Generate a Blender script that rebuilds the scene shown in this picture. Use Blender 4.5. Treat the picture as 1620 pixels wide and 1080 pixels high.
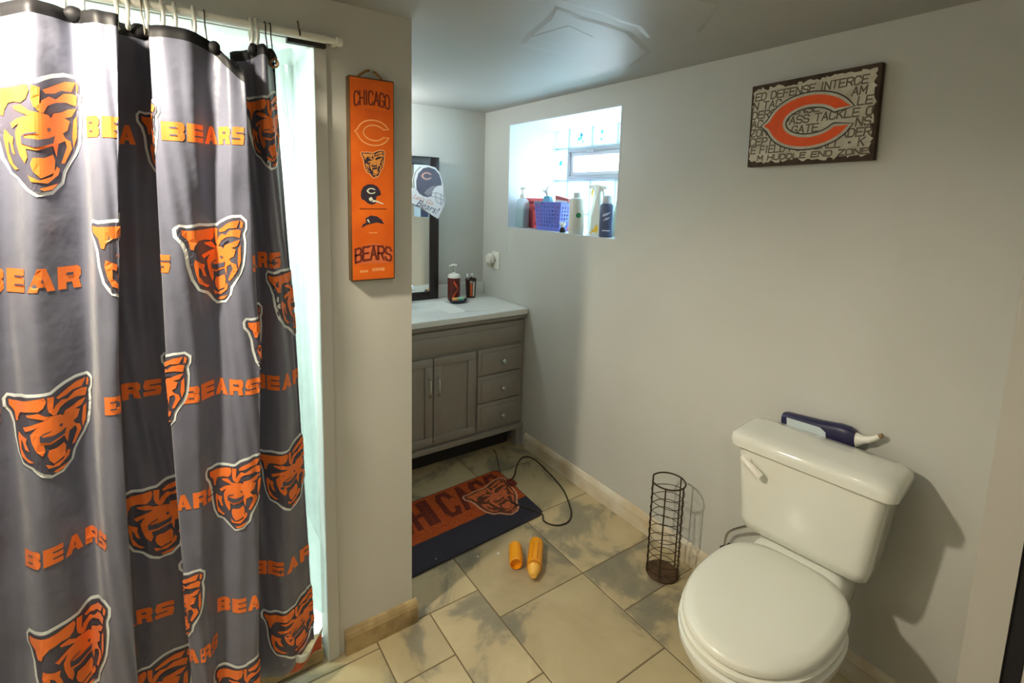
import bpy, bmesh, math, random
import numpy as np
from mathutils import Vector, Matrix
from mathutils.geometry import delaunay_2d_cdt

random.seed(7)
for o in list(bpy.data.objects):
    bpy.data.objects.remove(o, do_unlink=True)
scene = bpy.context.scene
C = scene.collection
PI = math.pi

# ------------------------------------------------------------------ camera
EYE = Vector((0, 0, 1.52))
cam_d = bpy.data.cameras.new('camera')
cam_d.sensor_fit = 'HORIZONTAL'; cam_d.sensor_width = 36.0
cam_d.lens = 798.08 * 36.0 / 1620.0
cam_d.shift_x = (810 - 800.67) / 1620.0
cam_d.shift_y = (418.43 - 540.0) / 1620.0
cam_d.clip_start = 0.02
cam = bpy.data.objects.new('camera', cam_d); C.objects.link(cam)
R_ = ((0.82683457, -0.56189178, 0.02494411), (-0.05525568, -0.12528473, -0.99058091), (0.55972439, 0.81766824, -0.13463746))
m = Matrix.Identity(4)
for i in range(3):
    m[i][0] = R_[0][i]; m[i][1] = -R_[1][i]; m[i][2] = -R_[2][i]; m[i][3] = EYE[i]
cam.matrix_world = m
scene.camera = cam

# ------------------------------------------------------------------ light, sky, exposure
vs = scene.view_settings
vs.view_transform = 'Standard'; vs.look = 'None'; vs.gamma = 1.0; vs.use_curve_mapping = False
vs.exposure = 0.72
world = bpy.data.worlds.new('overcast_sky'); scene.world = world; world.use_nodes = True
bg = world.node_tree.nodes['Background']
bg.inputs[0].default_value = (0.88, 0.95, 1.0, 1); bg.inputs[1].default_value = 14.0

def area_light(name, loc, size, energy, color, rot=(0, 0, 0), shape='DISK', portal=False, size_y=None):
    d = bpy.data.lights.new(name, 'AREA'); d.shape = shape; d.size = size; d.energy = energy; d.color = color
    if size_y: d.size_y = size_y
    o = bpy.data.objects.new(name, d); C.objects.link(o); o.location = loc; o.rotation_euler = rot
    if portal: d.cycles.is_portal = True
    return o
def downlight(name, loc, r, energy, color, cone=169, blend=0.50):
    d = bpy.data.lights.new(name, 'SPOT'); d.shadow_soft_size = r; d.energy = energy; d.color = color
    d.spot_size = math.radians(cone); d.spot_blend = blend
    o = bpy.data.objects.new(name, d); C.objects.link(o); o.location = loc
    return o
downlight('ceiling_lamp_light', (-0.34, 1.19, 2.00), 0.045, 55.0, (1.0, 0.89, 0.70))
downlight('second_lamp_light', (0.45, 0.60, 2.00), 0.05, 2.5, (1.0, 0.89, 0.70))
downlight('hall_lamp_light', (-0.10, -0.45, 2.00), 0.08, 12.0, (1.0, 0.93, 0.84))
vl = bpy.data.lights.new('vanity_lamp_light', 'POINT'); vl.shadow_soft_size = 0.05; vl.energy = 5.5; vl.color = (0.93, 0.97, 1.0)
vo = bpy.data.objects.new('vanity_lamp_light', vl); C.objects.link(vo); vo.location = (0.92, 2.70, 1.88)
area_light('shower_lamp_light', (-0.15, 1.95, 2.00), 0.22, 16.0, (0.90, 1.0, 0.97))
area_light('window_portal', (2.17, 2.1265, 1.6375), 0.90, 1.0, (1, 1, 1), (0, PI / 2, 0), 'RECTANGLE', True, 0.90)

# ------------------------------------------------------------------ helpers
def lin(c):
    return tuple((x / 12.92 if x <= 0.04045 else ((x + 0.055) / 1.055) ** 2.4) for x in [v / 255.0 for v in c]) + (1.0,)

MATS = {}
def mat(name, col, rough=0.5, var=0.08, scale=8.0, bump=0.0, bscale=60.0, metal=0.0, coat=0.0, spec=0.5, sheen=0.0, trans=0.0, ior=1.45, alpha=1.0, col2=None, sss=0.0):
    """procedural material: base colour varied by noise, optional noise bump"""
    if name in MATS: return MATS[name]
    M = bpy.data.materials.new(name); M.use_nodes = True
    nt = M.node_tree; b = nt.nodes['Principled BSDF']
    c = lin(col)
    tc = nt.nodes.new('ShaderNodeTexCoord')
    n = nt.nodes.new('ShaderNodeTexNoise'); n.inputs['Scale'].default_value = scale; n.inputs['Detail'].default_value = 4
    nt.links.new(tc.outputs['Object'], n.inputs['Vector'])
    r = nt.nodes.new('ShaderNodeValToRGB')
    r.color_ramp.elements[0].position = 0.3; r.color_ramp.elements[1].position = 0.7
    c2 = lin(col2) if col2 else tuple(min(1, x * (1 + var)) for x in c[:3]) + (1,)
    c1 = c if col2 else tuple(x * (1 - var) for x in c[:3]) + (1,)
    r.color_ramp.elements[0].color = c1; r.color_ramp.elements[1].color = c2
    nt.links.new(n.outputs['Fac'], r.inputs['Fac']); nt.links.new(r.outputs['Color'], b.inputs['Base Color'])
    b.inputs['Roughness'].default_value = rough; b.inputs['Metallic'].default_value = metal
    b.inputs['Coat Weight'].default_value = coat; b.inputs['Specular IOR Level'].default_value = spec
    b.inputs['Sheen Weight'].default_value = sheen; b.inputs['Transmission Weight'].default_value = trans
    b.inputs['IOR'].default_value = ior; b.inputs['Alpha'].default_value = alpha
    if bump > 0:
        n2 = nt.nodes.new('ShaderNodeTexNoise'); n2.inputs['Scale'].default_value = bscale; n2.inputs['Detail'].default_value = 3
        nt.links.new(tc.outputs['Object'], n2.inputs['Vector'])
        bp = nt.nodes.new('ShaderNodeBump'); bp.inputs['Strength'].default_value = bump; bp.inputs['Distance'].default_value = 0.004
        nt.links.new(n2.outputs['Fac'], bp.inputs['Height']); nt.links.new(bp.outputs['Normal'], b.inputs['Normal'])
    MATS[name] = M
    return M

def sheer(name, col, t=0.6, rough=0.15, trl=0.5):
    """clear plastic or pressed glass: part of the light passes straight, part is scattered through, a little is reflected"""
    if name in MATS: return MATS[name]
    M = bpy.data.materials.new(name); M.use_nodes = True; nt = M.node_tree
    for n in list(nt.nodes):
        if n.type == 'BSDF_PRINCIPLED': nt.nodes.remove(n)
    out = [n for n in nt.nodes if n.type == 'OUTPUT_MATERIAL'][0]
    tc = nt.nodes.new('ShaderNodeTexCoord')
    n = nt.nodes.new('ShaderNodeTexNoise'); n.inputs['Scale'].default_value = 25; nt.links.new(tc.outputs['Object'], n.inputs['Vector'])
    r = nt.nodes.new('ShaderNodeValToRGB'); c = lin(col)
    r.color_ramp.elements[0].color = tuple(x * 0.9 for x in c[:3]) + (1,); r.color_ramp.elements[1].color = c
    nt.links.new(n.outputs['Fac'], r.inputs['Fac'])
    T = nt.nodes.new('ShaderNodeBsdfTransparent'); L = nt.nodes.new('ShaderNodeBsdfTranslucent'); D = nt.nodes.new('ShaderNodeBsdfDiffuse'); G = nt.nodes.new('ShaderNodeBsdfGlossy')
    G.inputs['Roughness'].default_value = rough
    for s in (T, L, D): nt.links.new(r.outputs['Color'], s.inputs['Color'])
    m1 = nt.nodes.new('ShaderNodeMixShader'); m1.inputs[0].default_value = trl; nt.links.new(D.outputs[0], m1.inputs[1]); nt.links.new(L.outputs[0], m1.inputs[2])
    m2 = nt.nodes.new('ShaderNodeMixShader'); m2.inputs[0].default_value = t; nt.links.new(m1.outputs[0], m2.inputs[1]); nt.links.new(T.outputs[0], m2.inputs[2])
    m3 = nt.nodes.new('ShaderNodeMixShader'); m3.inputs[0].default_value = 0.08; nt.links.new(m2.outputs[0], m3.inputs[1]); nt.links.new(G.outputs[0], m3.inputs[2])
    nt.links.new(m3.outputs[0], out.inputs['Surface'])
    MATS[name] = M
    return M

class MB:
    def __init__(s): s.v = []; s.f = []; s.m = []
    def add(s, vs_, fs, mi=0):
        k = len(s.v); s.v += [tuple(map(float, p)) for p in vs_]
        for f in fs: s.f.append(tuple(i + k for i in f)); s.m.append(mi)
        return s
    def xf(s, M):
        s.v = [tuple(M @ Vector(p)) for p in s.v]; return s
    def box(s, lo, hi, mi=0, bev=0.0, seg=2):
        if bev <= 0:
            x0, y0, z0 = lo; x1, y1, z1 = hi
            return s.add([(x0, y0, z0), (x1, y0, z0), (x1, y1, z0), (x0, y1, z0), (x0, y0, z1), (x1, y0, z1), (x1, y1, z1), (x0, y1, z1)],
                         [(0, 3, 2, 1), (4, 5, 6, 7), (0, 1, 5, 4), (1, 2, 6, 5), (2, 3, 7, 6), (3, 0, 4, 7)], mi)
        bm = bmesh.new(); bmesh.ops.create_cube(bm, size=1)
        for v in bm.verts:
            v.co = Vector([(lo[i] + hi[i]) / 2 + v.co[i] * (hi[i] - lo[i]) for i in range(3)])
        bmesh.ops.bevel(bm, geom=list(bm.edges), offset=bev, segments=seg, profile=0.5, affect='EDGES')
        bm.verts.index_update()
        s.add([v.co for v in bm.verts], [[v.index for v in f.verts] for f in bm.faces], mi); bm.free()
        return s
    def loft(s, rings, mi=0, cap0=True, cap1=True, closed=True):
        n = len(rings[0]); vv = [p for r in rings for p in r]; ff = []
        for i in range(len(rings) - 1):
            for j in range(n if closed else n - 1):
                k = (j + 1) % n
                ff.append((i * n + j, i * n + k, (i + 1) * n + k, (i + 1) * n + j))
        if cap0: ff.append(tuple(reversed(range(n))))
        if cap1: ff.append(tuple((len(rings) - 1) * n + j for j in range(n)))
        return s.add(vv, ff, mi)
    def lathe(s, prof, c=(0, 0, 0), n=24, mi=0, sx=1.0, sy=1.0, axis=None, cap0=True, cap1=True):
        rings = [[(r * sx * math.cos(2 * PI * j / n), r * sy * math.sin(2 * PI * j / n), z) for j in range(n)] for r, z in prof]
        if axis:
            q = Vector((0, 0, 1)).rotation_difference(Vector(axis).normalized())
            rings = [[tuple(q @ Vector(p)) for p in r] for r in rings]
        rings = [[(p[0] + c[0], p[1] + c[1], p[2] + c[2]) for p in r] for r in rings]
        return s.loft(rings, mi, cap0, cap1)
    def cyl(s, p0, p1, r0, r1=None, n=16, mi=0):
        p0 = Vector(p0); d = Vector(p1) - p0
        return s.lathe([(r0, 0), (r1 if r1 is not None else r0, d.length)], p0, n, mi, axis=d)
    def tube(s, pts, r, n=8, mi=0, closed=False):
        pts = [Vector(p) for p in pts]; N = len(pts); rings = []; up = Vector((0, 0, 1)); prev = None
        for i, p in enumerate(pts):
            a = pts[i - 1] if (i > 0 or closed) else p; b = pts[(i + 1) % N] if (i < N - 1 or closed) else p
            t = (b - a).normalized()
            if prev is None:
                x = t.cross(up)
                if x.length < 1e-3: x = t.cross(Vector((1, 0, 0)))
            else: x = prev - t * prev.dot(t)
            x.normalize(); prev = x; y = t.cross(x); rr = r[i] if isinstance(r, (list, tuple)) else r
            rings.append([p + x * rr * math.cos(2 * PI * j / n) + y * rr * math.sin(2 * PI * j / n) for j in range(n)])
        if closed: rings.append(rings[0]); return s.loft(rings, mi, False, False)
        return s.loft(rings, mi)
    def prism(s, poly, fn, d, mi=0, mi_side=None):
        """2D outline -> slab: fn(a, b, h) gives the 3D point, h runs 0..d"""
        n = len(poly); tri = cdt(poly)
        for h, rev in ((d, False), (0, True)):
            s.add([fn(p[0], p[1], h) for p in tri[0]], [tuple(reversed(f)) if rev else f for f in tri[1]], mi)
        vv = [fn(p[0], p[1], 0) for p in poly] + [fn(p[0], p[1], d) for p in poly]
        s.add(vv, [(j, (j + 1) % n, n + (j + 1) % n, n + j) for j in range(n)], mi if mi_side is None else mi_side)
        return s

def cdt(poly, grid=None):
    pts = [Vector((p[0], p[1])) for p in poly]
    area = sum(pts[i - 1].cross(pts[i]) for i in range(len(pts)))
    if area < 0: pts.reverse()
    n0 = len(pts)
    if grid:
        # densify the outline and scatter inner points so the print can follow folds
        d = []
        for i in range(n0):
            a, b = pts[i], pts[(i + 1) % n0]; k = max(1, int(math.ceil(max(abs(b.x - a.x) / grid[0], abs(b.y - a.y) / grid[1]))))
            d += [a.lerp(b, j / k) for j in range(k)]
        pts = d; n0 = len(pts)
        x0 = min(p.x for p in pts); x1 = max(p.x for p in pts); y0 = min(p.y for p in pts); y1 = max(p.y for p in pts)
        x = math.ceil(x0 / grid[0]) * grid[0]
        ex = []
        while x < x1:
            y = math.ceil(y0 / grid[1]) * grid[1]
            while y < y1: ex.append(Vector((x, y))); y += grid[1]
            x += grid[0]
        pts = pts + ex
    r = delaunay_2d_cdt(pts, [], [tuple(range(n0))], 1, 1e-7)
    return [(p.x, p.y) for p in r[0]], [tuple(f) for f in r[2]]

WL = {}
def obj(name, mb, mats, parent=None, smooth=True, origin=None, kind=None, angle=40):
    if not isinstance(mats, (list, tuple)): mats = [mats]
    V = np.array(mb.v); lo = V.min(0); hi = V.max(0)
    if origin is None:
        origin = ((lo[0] + hi[0]) / 2, (lo[1] + hi[1]) / 2, lo[2])
    me = bpy.data.meshes.new(name)
    me.from_pydata((V - np.array(origin)).tolist(), [], mb.f); me.update()
    for M in mats: me.materials.append(M)
    me.polygons.foreach_set('material_index', mb.m)
    bm = bmesh.new(); bm.from_mesh(me)
    bmesh.ops.recalc_face_normals(bm, faces=bm.faces); bm.to_mesh(me); bm.free()
    if smooth: me.shade_smooth(); me.set_sharp_from_angle(angle=math.radians(angle))
    o = bpy.data.objects.new(name, me); C.objects.link(o)
    WL[o.name] = Vector(origin)
    o.location = Vector(origin)
    if parent:
        o.parent = parent; o.location = Vector(origin) - WL[parent.name]
    if kind: o['kind'] = kind
    return o
def thing(name, label, cat, loc, group=None):
    o = bpy.data.objects.new(name, None); C.objects.link(o); o.location = loc; o.empty_display_size = 0.05
    WL[o.name] = Vector(loc); return tag(o, label, cat, group)
def tag(o, label, cat, group=None):
    o['label'] = label; o['category'] = cat
    if group: o['group'] = group
    return o
def struct(name, mb, mats, label=None, parent=None, smooth=False):
    o = obj(name, mb, mats, parent, smooth)
    if not parent: o['kind'] = 'structure'
    if label: o['label'] = label
    return o

# ---- flat print: polygons and lettering laid on a surface
GL = {
 'A': [[(0, 0), (.5, 1), (1, 0)], [(.2, .36), (.8, .36)]],
 'B': [[(0, 0), (0, 1), (.75, 1), (.95, .86), (.95, .66), (.75, .53), (0, .53)], [(.75, .53), (1, .38), (1, .15), (.8, 0), (0, 0)]],
 'C': [[(1, .78), (.8, 1), (.2, 1), (0, .8), (0, .2), (.2, 0), (.8, 0), (1, .22)]],
 'D': [[(0, 0), (0, 1), (.7, 1), (1, .75), (1, .25), (.7, 0), (0, 0)]],
 'E': [[(1, 1), (0, 1), (0, 0), (1, 0)], [(0, .52), (.85, .52)]],
 'F': [[(1, 1), (0, 1), (0, 0)], [(0, .52), (.8, .52)]],
 'G': [[(1, .78), (.8, 1), (.2, 1), (0, .8), (0, .2), (.2, 0), (.8, 0), (1, .2), (1, .45), (.6, .45)]],
 'H': [[(0, 0), (0, 1)], [(1, 0), (1, 1)], [(0, .5), (1, .5)]],
 'I': [[(.5, 0), (.5, 1)]],
 'K': [[(0, 0), (0, 1)], [(1, 1), (0, .45)], [(.3, .6), (1, 0)]],
 'L': [[(0, 1), (0, 0), (1, 0)]],
 'M': [[(0, 0), (0, 1), (.5, .35), (1, 1), (1, 0)]],
 'N': [[(0, 0), (0, 1), (1, 0), (1, 1)]],
 'O': [[(.2, 0), (0, .2), (0, .8), (.2, 1), (.8, 1), (1, .8), (1, .2), (.8, 0), (.2, 0)]],
 'P': [[(0, 0), (0, 1), (.8, 1), (1, .85), (1, .6), (.8, .45), (0, .45)]],
 'R': [[(0, 0), (0, 1), (.8, 1), (1, .85), (1, .6), (.8, .48), (0, .48)], [(.5, .48), (1, 0)]],
 'S': [[(1, .8), (.8, 1), (.2, 1), (0, .85), (0, .65), (.2, .53), (.8, .47), (1, .35), (1, .15), (.8, 0), (.2, 0), (0, .2)]],
 'T': [[(0, 1), (1, 1)], [(.5, 1), (.5, 0)]],
 'U': [[(0, 1), (0, .2), (.2, 0), (.8, 0), (1, .2), (1, 1)]],
 'X': [[(0, 0), (1, 1)], [(0, 1), (1, 0)]],
 'Y': [[(0, 1), (.5, .5), (1, 1)], [(.5, .5), (.5, 0)]],
 'Z': [[(0, 1), (1, 1), (0, 0), (1, 0)]],
 "'": [[(.5, 1), (.4, .75)]],
 '!': [[(.5, 1), (.5, .35)], [(.5, .08), (.5, 0)]],
 '*': [[(.35, .45), (.65, .45)], [(.35, .55), (.65, .55)]],
}
def strokes(text, x, y, w, h, sw, gap=0.28, slant=0.0):
    """lettering as stroke quads; x,y lower left, w,h one letter's size, sw the stroke width"""
    out = []; swx = sw
    for ch in text:
        adv = w * (0.45 if ch in "I'!" else (0.55 if ch == ' ' else 1))
        for pl in GL.get(ch, []):
            for (a, b) in zip(pl, pl[1:]):
                A = Vector((x + (a[0] - (.275 if ch in "I'!" else 0)) * w, y + a[1] * h)); B = Vector((x + (b[0] - (.275 if ch in "I'!" else 0)) * w, y + b[1] * h))
                d = (B - A).normalized(); nn = Vector((-d.y, d.x)) * sw / 2; e = d * sw / 2 * 0.95
                q = [A - e - nn, B + e - nn, B + e + nn, A - e + nn]
                out.append([(p.x + slant * (p.y - y), p.y) for p in q])
        x += adv + w * gap
    return out, x - w * gap
def textwidth(text, w, gap=0.28):
    return sum(w * (0.45 if ch in "I'!" else (0.55 if ch == ' ' else 1)) + w * gap for ch in text) - w * gap
def layer(mb, polys, fn, off, mi, grid=None):
    for i, p in enumerate(polys):
        vv, ff = cdt(p, grid)
        if hasattr(fn, 'batch'):
            mb.add(fn.batch(np.array(vv), off), ff, mi); continue
        mb.add([fn(a, b, off + (i % 5) * 0.00001) for a, b in vv], ff, mi)
def planar(o, u, v, n):
    o, u, v, n = Vector(o), Vector(u), Vector(v), Vector(n)
    return lambda a, b, h: o + u * a + v * b + n * h

# bear-head emblem, drawn in a 900 x 1060 box (y down) then normalised to width 1
def nb(pts): return [((x - 475) / 850.0, (555 - y) / 850.0) for x, y in pts]
BEAR_SIL = nb([(60, 165), (130, 180), (260, 160), (380, 168), (500, 165), (560, 130), (640, 95), (740, 65), (850, 62), (905, 110), (900, 190), (870, 250), (880, 350), (870, 470), (850, 600), (810, 700), (745, 790), (705, 860), (685, 950), (600, 1030), (490, 1050), (430, 1005), (350, 915), (250, 870), (180, 760), (140, 600), (125, 450), (90, 340), (40, 270), (35, 200)])
def shrink(p, k):
    n = len(p); out = []
    A = sum(p[i - 1][0] * p[i][1] - p[i][0] * p[i - 1][1] for i in range(n)); sg = 1 if A > 0 else -1
    for i in range(n):
        a = Vector(p[i - 1]); b = Vector(p[i]); c = Vector(p[(i + 1) % n])
        d = ((b - a).normalized() + (c - b).normalized())
        d = d.normalized() if d.length > 1e-6 else Vector((1, 0))
        out.append((b.x - d.y * k * sg, b.y + d.x * k * sg))
    return out
BEAR_OR = [nb(p) for p in [
 [(75, 205), (130, 215), (300, 205), (450, 190), (462, 235), (440, 300), (400, 330), (330, 318), (240, 328), (200, 380), (190, 430), (160, 420), (140, 330), (80, 265)],
 [(470, 190), (522, 200), (515, 330), (560, 300), (520, 400), (480, 350), (470, 300)],
 [(540, 215), (640, 160), (740, 110), (835, 100), (790, 185), (700, 190), (640, 225), (560, 240)],
 [(530, 300), (590, 258), (650, 270), (720, 212), (800, 200), (850, 215), (830, 300), (740, 280), (650, 297), (580, 332), (540, 397), (510, 390)],
 [(310, 350), (400, 345), (460, 390), (580, 408), (602, 430), (625, 388), (690, 370), (760, 335), (835, 320), (790, 390), (720, 412), (770, 432), (745, 510), (700, 540), (725, 580), (770, 600), (785, 660), (710, 790), (680, 790), (735, 650), (720, 600), (660, 630), (642, 740), (612, 650), (490, 700), (430, 690), (440, 760), (420, 805), (380, 740), (350, 640), (340, 560), (382, 490), (300, 530), (270, 490), (370, 450), (455, 430), (390, 402), (320, 372)],
 [(470, 760), (540, 755), (610, 722), (628, 770), (620, 870), (510, 922), (470, 870), (455, 810)],
 [(438, 900), (500, 940), (600, 902), (642, 820), (668, 840), (652, 890), (560, 962), (458, 955)],
 [(198, 535), (262, 580), (312, 600), (300, 650), (332, 742), (288, 720), (262, 650), (238, 625), (240, 720), (300, 810), (368, 852), (330, 862), (238, 800), (208, 700), (188, 600)],
 [(805, 420), (838, 380), (835, 560), (800, 650), (790, 560)],
 [(500, 1008), (580, 982), (652, 958), (600, 1010), (530, 1026)],
 [(850, 95), (880, 130), (865, 190), (838, 180)]]]
BEAR_DK = [nb(p) for p in [
 [(402, 590), (430, 568), (500, 550), (490, 565), (420, 585), (425, 605), (500, 612), (580, 592), (628, 568), (612, 630), (480, 676), (402, 650)],
 [(562, 520), (580, 505), (598, 520), (582, 545)], [(560, 370), (590, 340), (690, 315), (700, 335), (650, 350), (600, 395)]]]
def bear(mb, fn, cx, cy, w, mis=(0, 1, 2), d=0.0003, grid=None, off0=0.0004, base=0.0):
    g = grid
    T = lambda p: [(cx + a * w, cy + b * w) for a, b in p]
    layer(mb, [T(shrink(BEAR_SIL, -0.03))], fn, off0, mis[0], g)
    layer(mb, [T(shrink(BEAR_SIL, 0.008))], fn, off0 + d, mis[1], g)
    layer(mb, [T(p) for p in BEAR_OR], fn, off0 + 2 * d, mis[2], g)
    layer(mb, [T(p) for p in BEAR_DK], fn, off0 + 3 * d, mis[1], g)

# pointed "C" emblem, width 2 (x -1.15..1)
def c_logo(k=0.0):
    o = [(-1.17, 0.0), (-1.02, 0.10)]
    for t in range(158, 24, -8): o.append((math.cos(math.radians(t)) * 1.0, math.sin(math.radians(t)) * 0.66))
    o += [(0.98, 0.25), (0.66, 0.235)]
    for t in range(32, 329, 8): o.append((0.04 + math.cos(math.radians(t)) * 0.69, math.sin(math.radians(t)) * 0.425))
    o += [(0.66, -0.215), (0.98, -0.215)]
    for t in range(-22, -159, -8): o.append((math.cos(math.radians(t)) * 1.0, math.sin(math.radians(t)) * 0.66))
    o += [(-1.02, -0.10)]
    return shrink(o, k) if k else o

# ------------------------------------------------------------------ materials
M_wall = mat('grey_wall_paint', (204, 204, 196), 0.40, 0.03, 2.5, 0.10, 14)
M_ceil = mat('grey_ceiling_paint', (172, 173, 168), 0.46, 0.04, 2.0, 0.12, 6)
M_white = mat('white_paint', (212, 218, 224), 0.45, 0.02, 4)
M_shower = mat('white_shower_panel', (236, 244, 240), 0.25, 0.02, 3)
M_base = mat('scuffed_cream_trim', (230, 224, 206), 0.5, 0.2, 7, 0.1, 30, col2=(204, 184, 146))
M_wood = mat('worn_wood_trim', (196, 172, 124), 0.6, 0.2, 14, 0.2, 40, col2=(130, 108, 72))
M_grout = mat('dark_grout', (112, 98, 72), 0.9, 0.1, 30)
M_vanity = mat('grey_brown_cabinet_paint', (150, 146, 137), 0.45, 0.05, 12, 0.06, 80)
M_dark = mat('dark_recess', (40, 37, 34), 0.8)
M_counter = mat('white_cultured_marble', (226, 230, 224), 0.18, 0.03, 5)
M_chrome = mat('brushed_chrome', (215, 215, 215), 0.18, 0.02, metal=1.0)
M_porc = mat('white_porcelain', (226, 227, 216), 0.10, 0.01, 3, coat=0.4)
M_seat = mat('ivory_toilet_seat', (228, 228, 214), 0.22, 0.01, 3)
M_cloth = mat('charcoal_satin_cloth', (103, 105, 122), 0.40, 0.08, 12, 0.9, 16, sheen=0.3)
M_hem = mat('black_hem', (22, 21, 24), 0.6, 0.1, 40)
M_orange = mat('orange_print', (255, 128, 52), 0.45, 0.06, 20, sheen=0.1)
M_navy = mat('navy_print', (84, 82, 96), 0.45, 0.06, 20)
M_wprint = mat('white_print', (238, 244, 240), 0.5, 0.03, 20)
M_boardO = mat('weathered_orange_board', (236, 112, 18), 0.55, 0.15, 7, 0.08, 60, col2=(206, 82, 10))
M_brownedge = mat('dark_brown_edge', (84, 62, 34), 0.7, 0.2, 20, 0.2, 60)
M_maroon = mat('maroon_ink', (110, 38, 16), 0.6, 0.2, 60)
M_pale = mat('pale_orange_ink', (255, 176, 110), 0.6, 0.1, 60)
M_tanink = mat('tan_ink', (222, 148, 70), 0.6, 0.1, 60)
M_navyink = mat('dark_navy_ink', (52, 42, 56), 0.6, 0.15, 60)
M_whiteink = mat('pale_ink', (226, 232, 214), 0.6, 0.05, 60)
M_rope = mat('jute_rope', (150, 108, 56), 0.9, 0.25, 120, 0.4, 300)
M_sign = mat('distressed_cream_board', (228, 221, 202), 0.7, 0.1, 22, 0.15, 70, col2=(196, 186, 162))
M_signedge = mat('burnt_brown_edge', (74, 58, 46), 0.8, 0.3, 30, 0.3, 90)
M_signink = mat('faded_brown_ink', (112, 100, 82), 0.75, 0.25, 50)
M_signO = mat('sign_orange', (250, 92, 22), 0.5, 0.06, 30)
M_signG = mat('sign_dark_outline', (64, 62, 50), 0.6, 0.1, 30)
M_mframe = mat('black_brown_frame', (40, 34, 33), 0.35, 0.1, 20)
M_mirror = mat('mirror_silver', (240, 245, 242), 0.02, 0.0, metal=1.0)
M_wire = mat('rusty_dark_wire', (62, 48, 30), 0.5, 0.25, 60, 0.2, 200, metal=0.4)
M_rustdisc = mat('rust_brown_disc', (84, 62, 38), 0.75, 0.3, 40, 0.3, 160)
M_mat_navy = mat('navy_mat_pile', (54, 52, 62), 0.95, 0.25, 220, 0.6, 400)
M_mat_or = mat('orange_mat_pile', (204, 92, 34), 0.95, 0.25, 60, 0.6, 400, col2=(172, 70, 24))
M_mat_mar = mat('maroon_mat_pile', (112, 44, 26), 0.95, 0.3, 60, 0.6, 400)
M_mat_tan = mat('tan_mat_pile', (220, 156, 120), 0.95, 0.2, 90, 0.6, 400)
M_cord = mat('black_cable', (48, 40, 24), 0.5, 0.1, 40)
M_yel = mat('orange_yellow_plastic', (246, 164, 28), 0.3, 0.06, 20)
M_yel2 = mat('pale_yellow_plastic', (252, 190, 84), 0.35, 0.05, 20)
M_plast = mat('white_plastic', (236, 234, 222), 0.35, 0.02, 10)
M_navyp = mat('navy_plastic', (40, 38, 72), 0.35, 0.1, 20)
M_lblue = mat('pale_blue_label', (206, 218, 220), 0.5, 0.04, 20)
M_door_dim = mat('grey_door_dimmed_jamb_paint', (160, 157, 146), 0.5, 0.03, 6)

# ------------------------------------------------------------------ structure: room
A_, B_, P_, XE, H_ = 1.768, 2.86, 1.515, 0.665, 2.047
WY0, WY1, WZ0, WZ1 = 1.675, 2.578, 1.330, 1.945
XG = 2.12
XR = 2.24
mb = MB()
mb.box((A_, -0.1, -0.1), (XR, B_ + 0.1, WZ0)); mb.box((A_, -0.1, WZ1), (XR, B_ + 0.1, H_ + .1))
mb.box((A_, -0.1, WZ0), (XR, WY0, WZ1)); mb.box((A_, WY1, WZ0), (XR, B_ + 0.1, WZ1))
struct('wall_right', mb, M_wall, 'grey painted wall with the deep window niche')
struct('wall_back', MB().box((0.5, B_, -0.1), (A_, B_ + 0.1, H_ + .1)), M_wall, 'grey wall behind the vanity')
XJ = 0.372                                                   # right side of the shower opening
mb = MB()
mb.box((XJ, P_, 0), (XE, P_ + 0.07, H_)); mb.box((0.50, P_ + 0.07, 0), (XE, B_, H_)); mb.box((-0.95, P_, 1.925), (XJ, P_ + 0.07, H_))
struct('wall_partition', mb, M_wall, 'grey partition between shower and vanity alcove')
struct('wall_left', MB().box((-1.05, -1.3, -0.1), (-0.95, 2.45, H_ + .1)), M_wall)
struct('wall_hall', MB().box((-1.05, -1.4, -0.1), (XR, -1.3, H_ + .1)), M_wall)
mb = MB(); mb.box((1.0, 0.125, 0), (A_, 0.17, H_)); mb.box((1.035, 0.02, 0), (A_, 0.125, H_)); mb.box((-0.95, 0.06, 0), (-0.45, 0.17, H_)); mb.box((-0.45, 0.06, 2.0), (1.0, 0.17, H_))
struct('wall_front', mb, M_door_dim, 'grey wall end beside the doorway')  # jamb darkened in its colour to offset the lamp shining straight on it
struct('wall_hall_side', MB().box((1.2, -1.3, -0.1), (1.3, 0.02, H_ + .1)), M_wall)
d1 = struct('door_1', MB().box((1.002, -0.60, 0.012), (1.034, 0.104, 1.985), bev=0.002), M_door_dim, 'grey door leaf standing open at the right edge')
obj('gap_shade_strip', MB().box((1.004, 0.1045, 0.005), (1.030, 0.1245, 1.985)), mat('black_gap_shade', (16, 13, 12), 0.9), d1)  # black strip stands in for the shade inside the door gap
obj('door_knob', MB().lathe([(0.0, 0), (.014, .0), (.012, .03), (.026, .045), (.024, .065), (0.004, .072)], (1.002, -0.54, 0.98), 16, axis=(-1, 0, 0)), M_chrome, d1)

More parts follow.
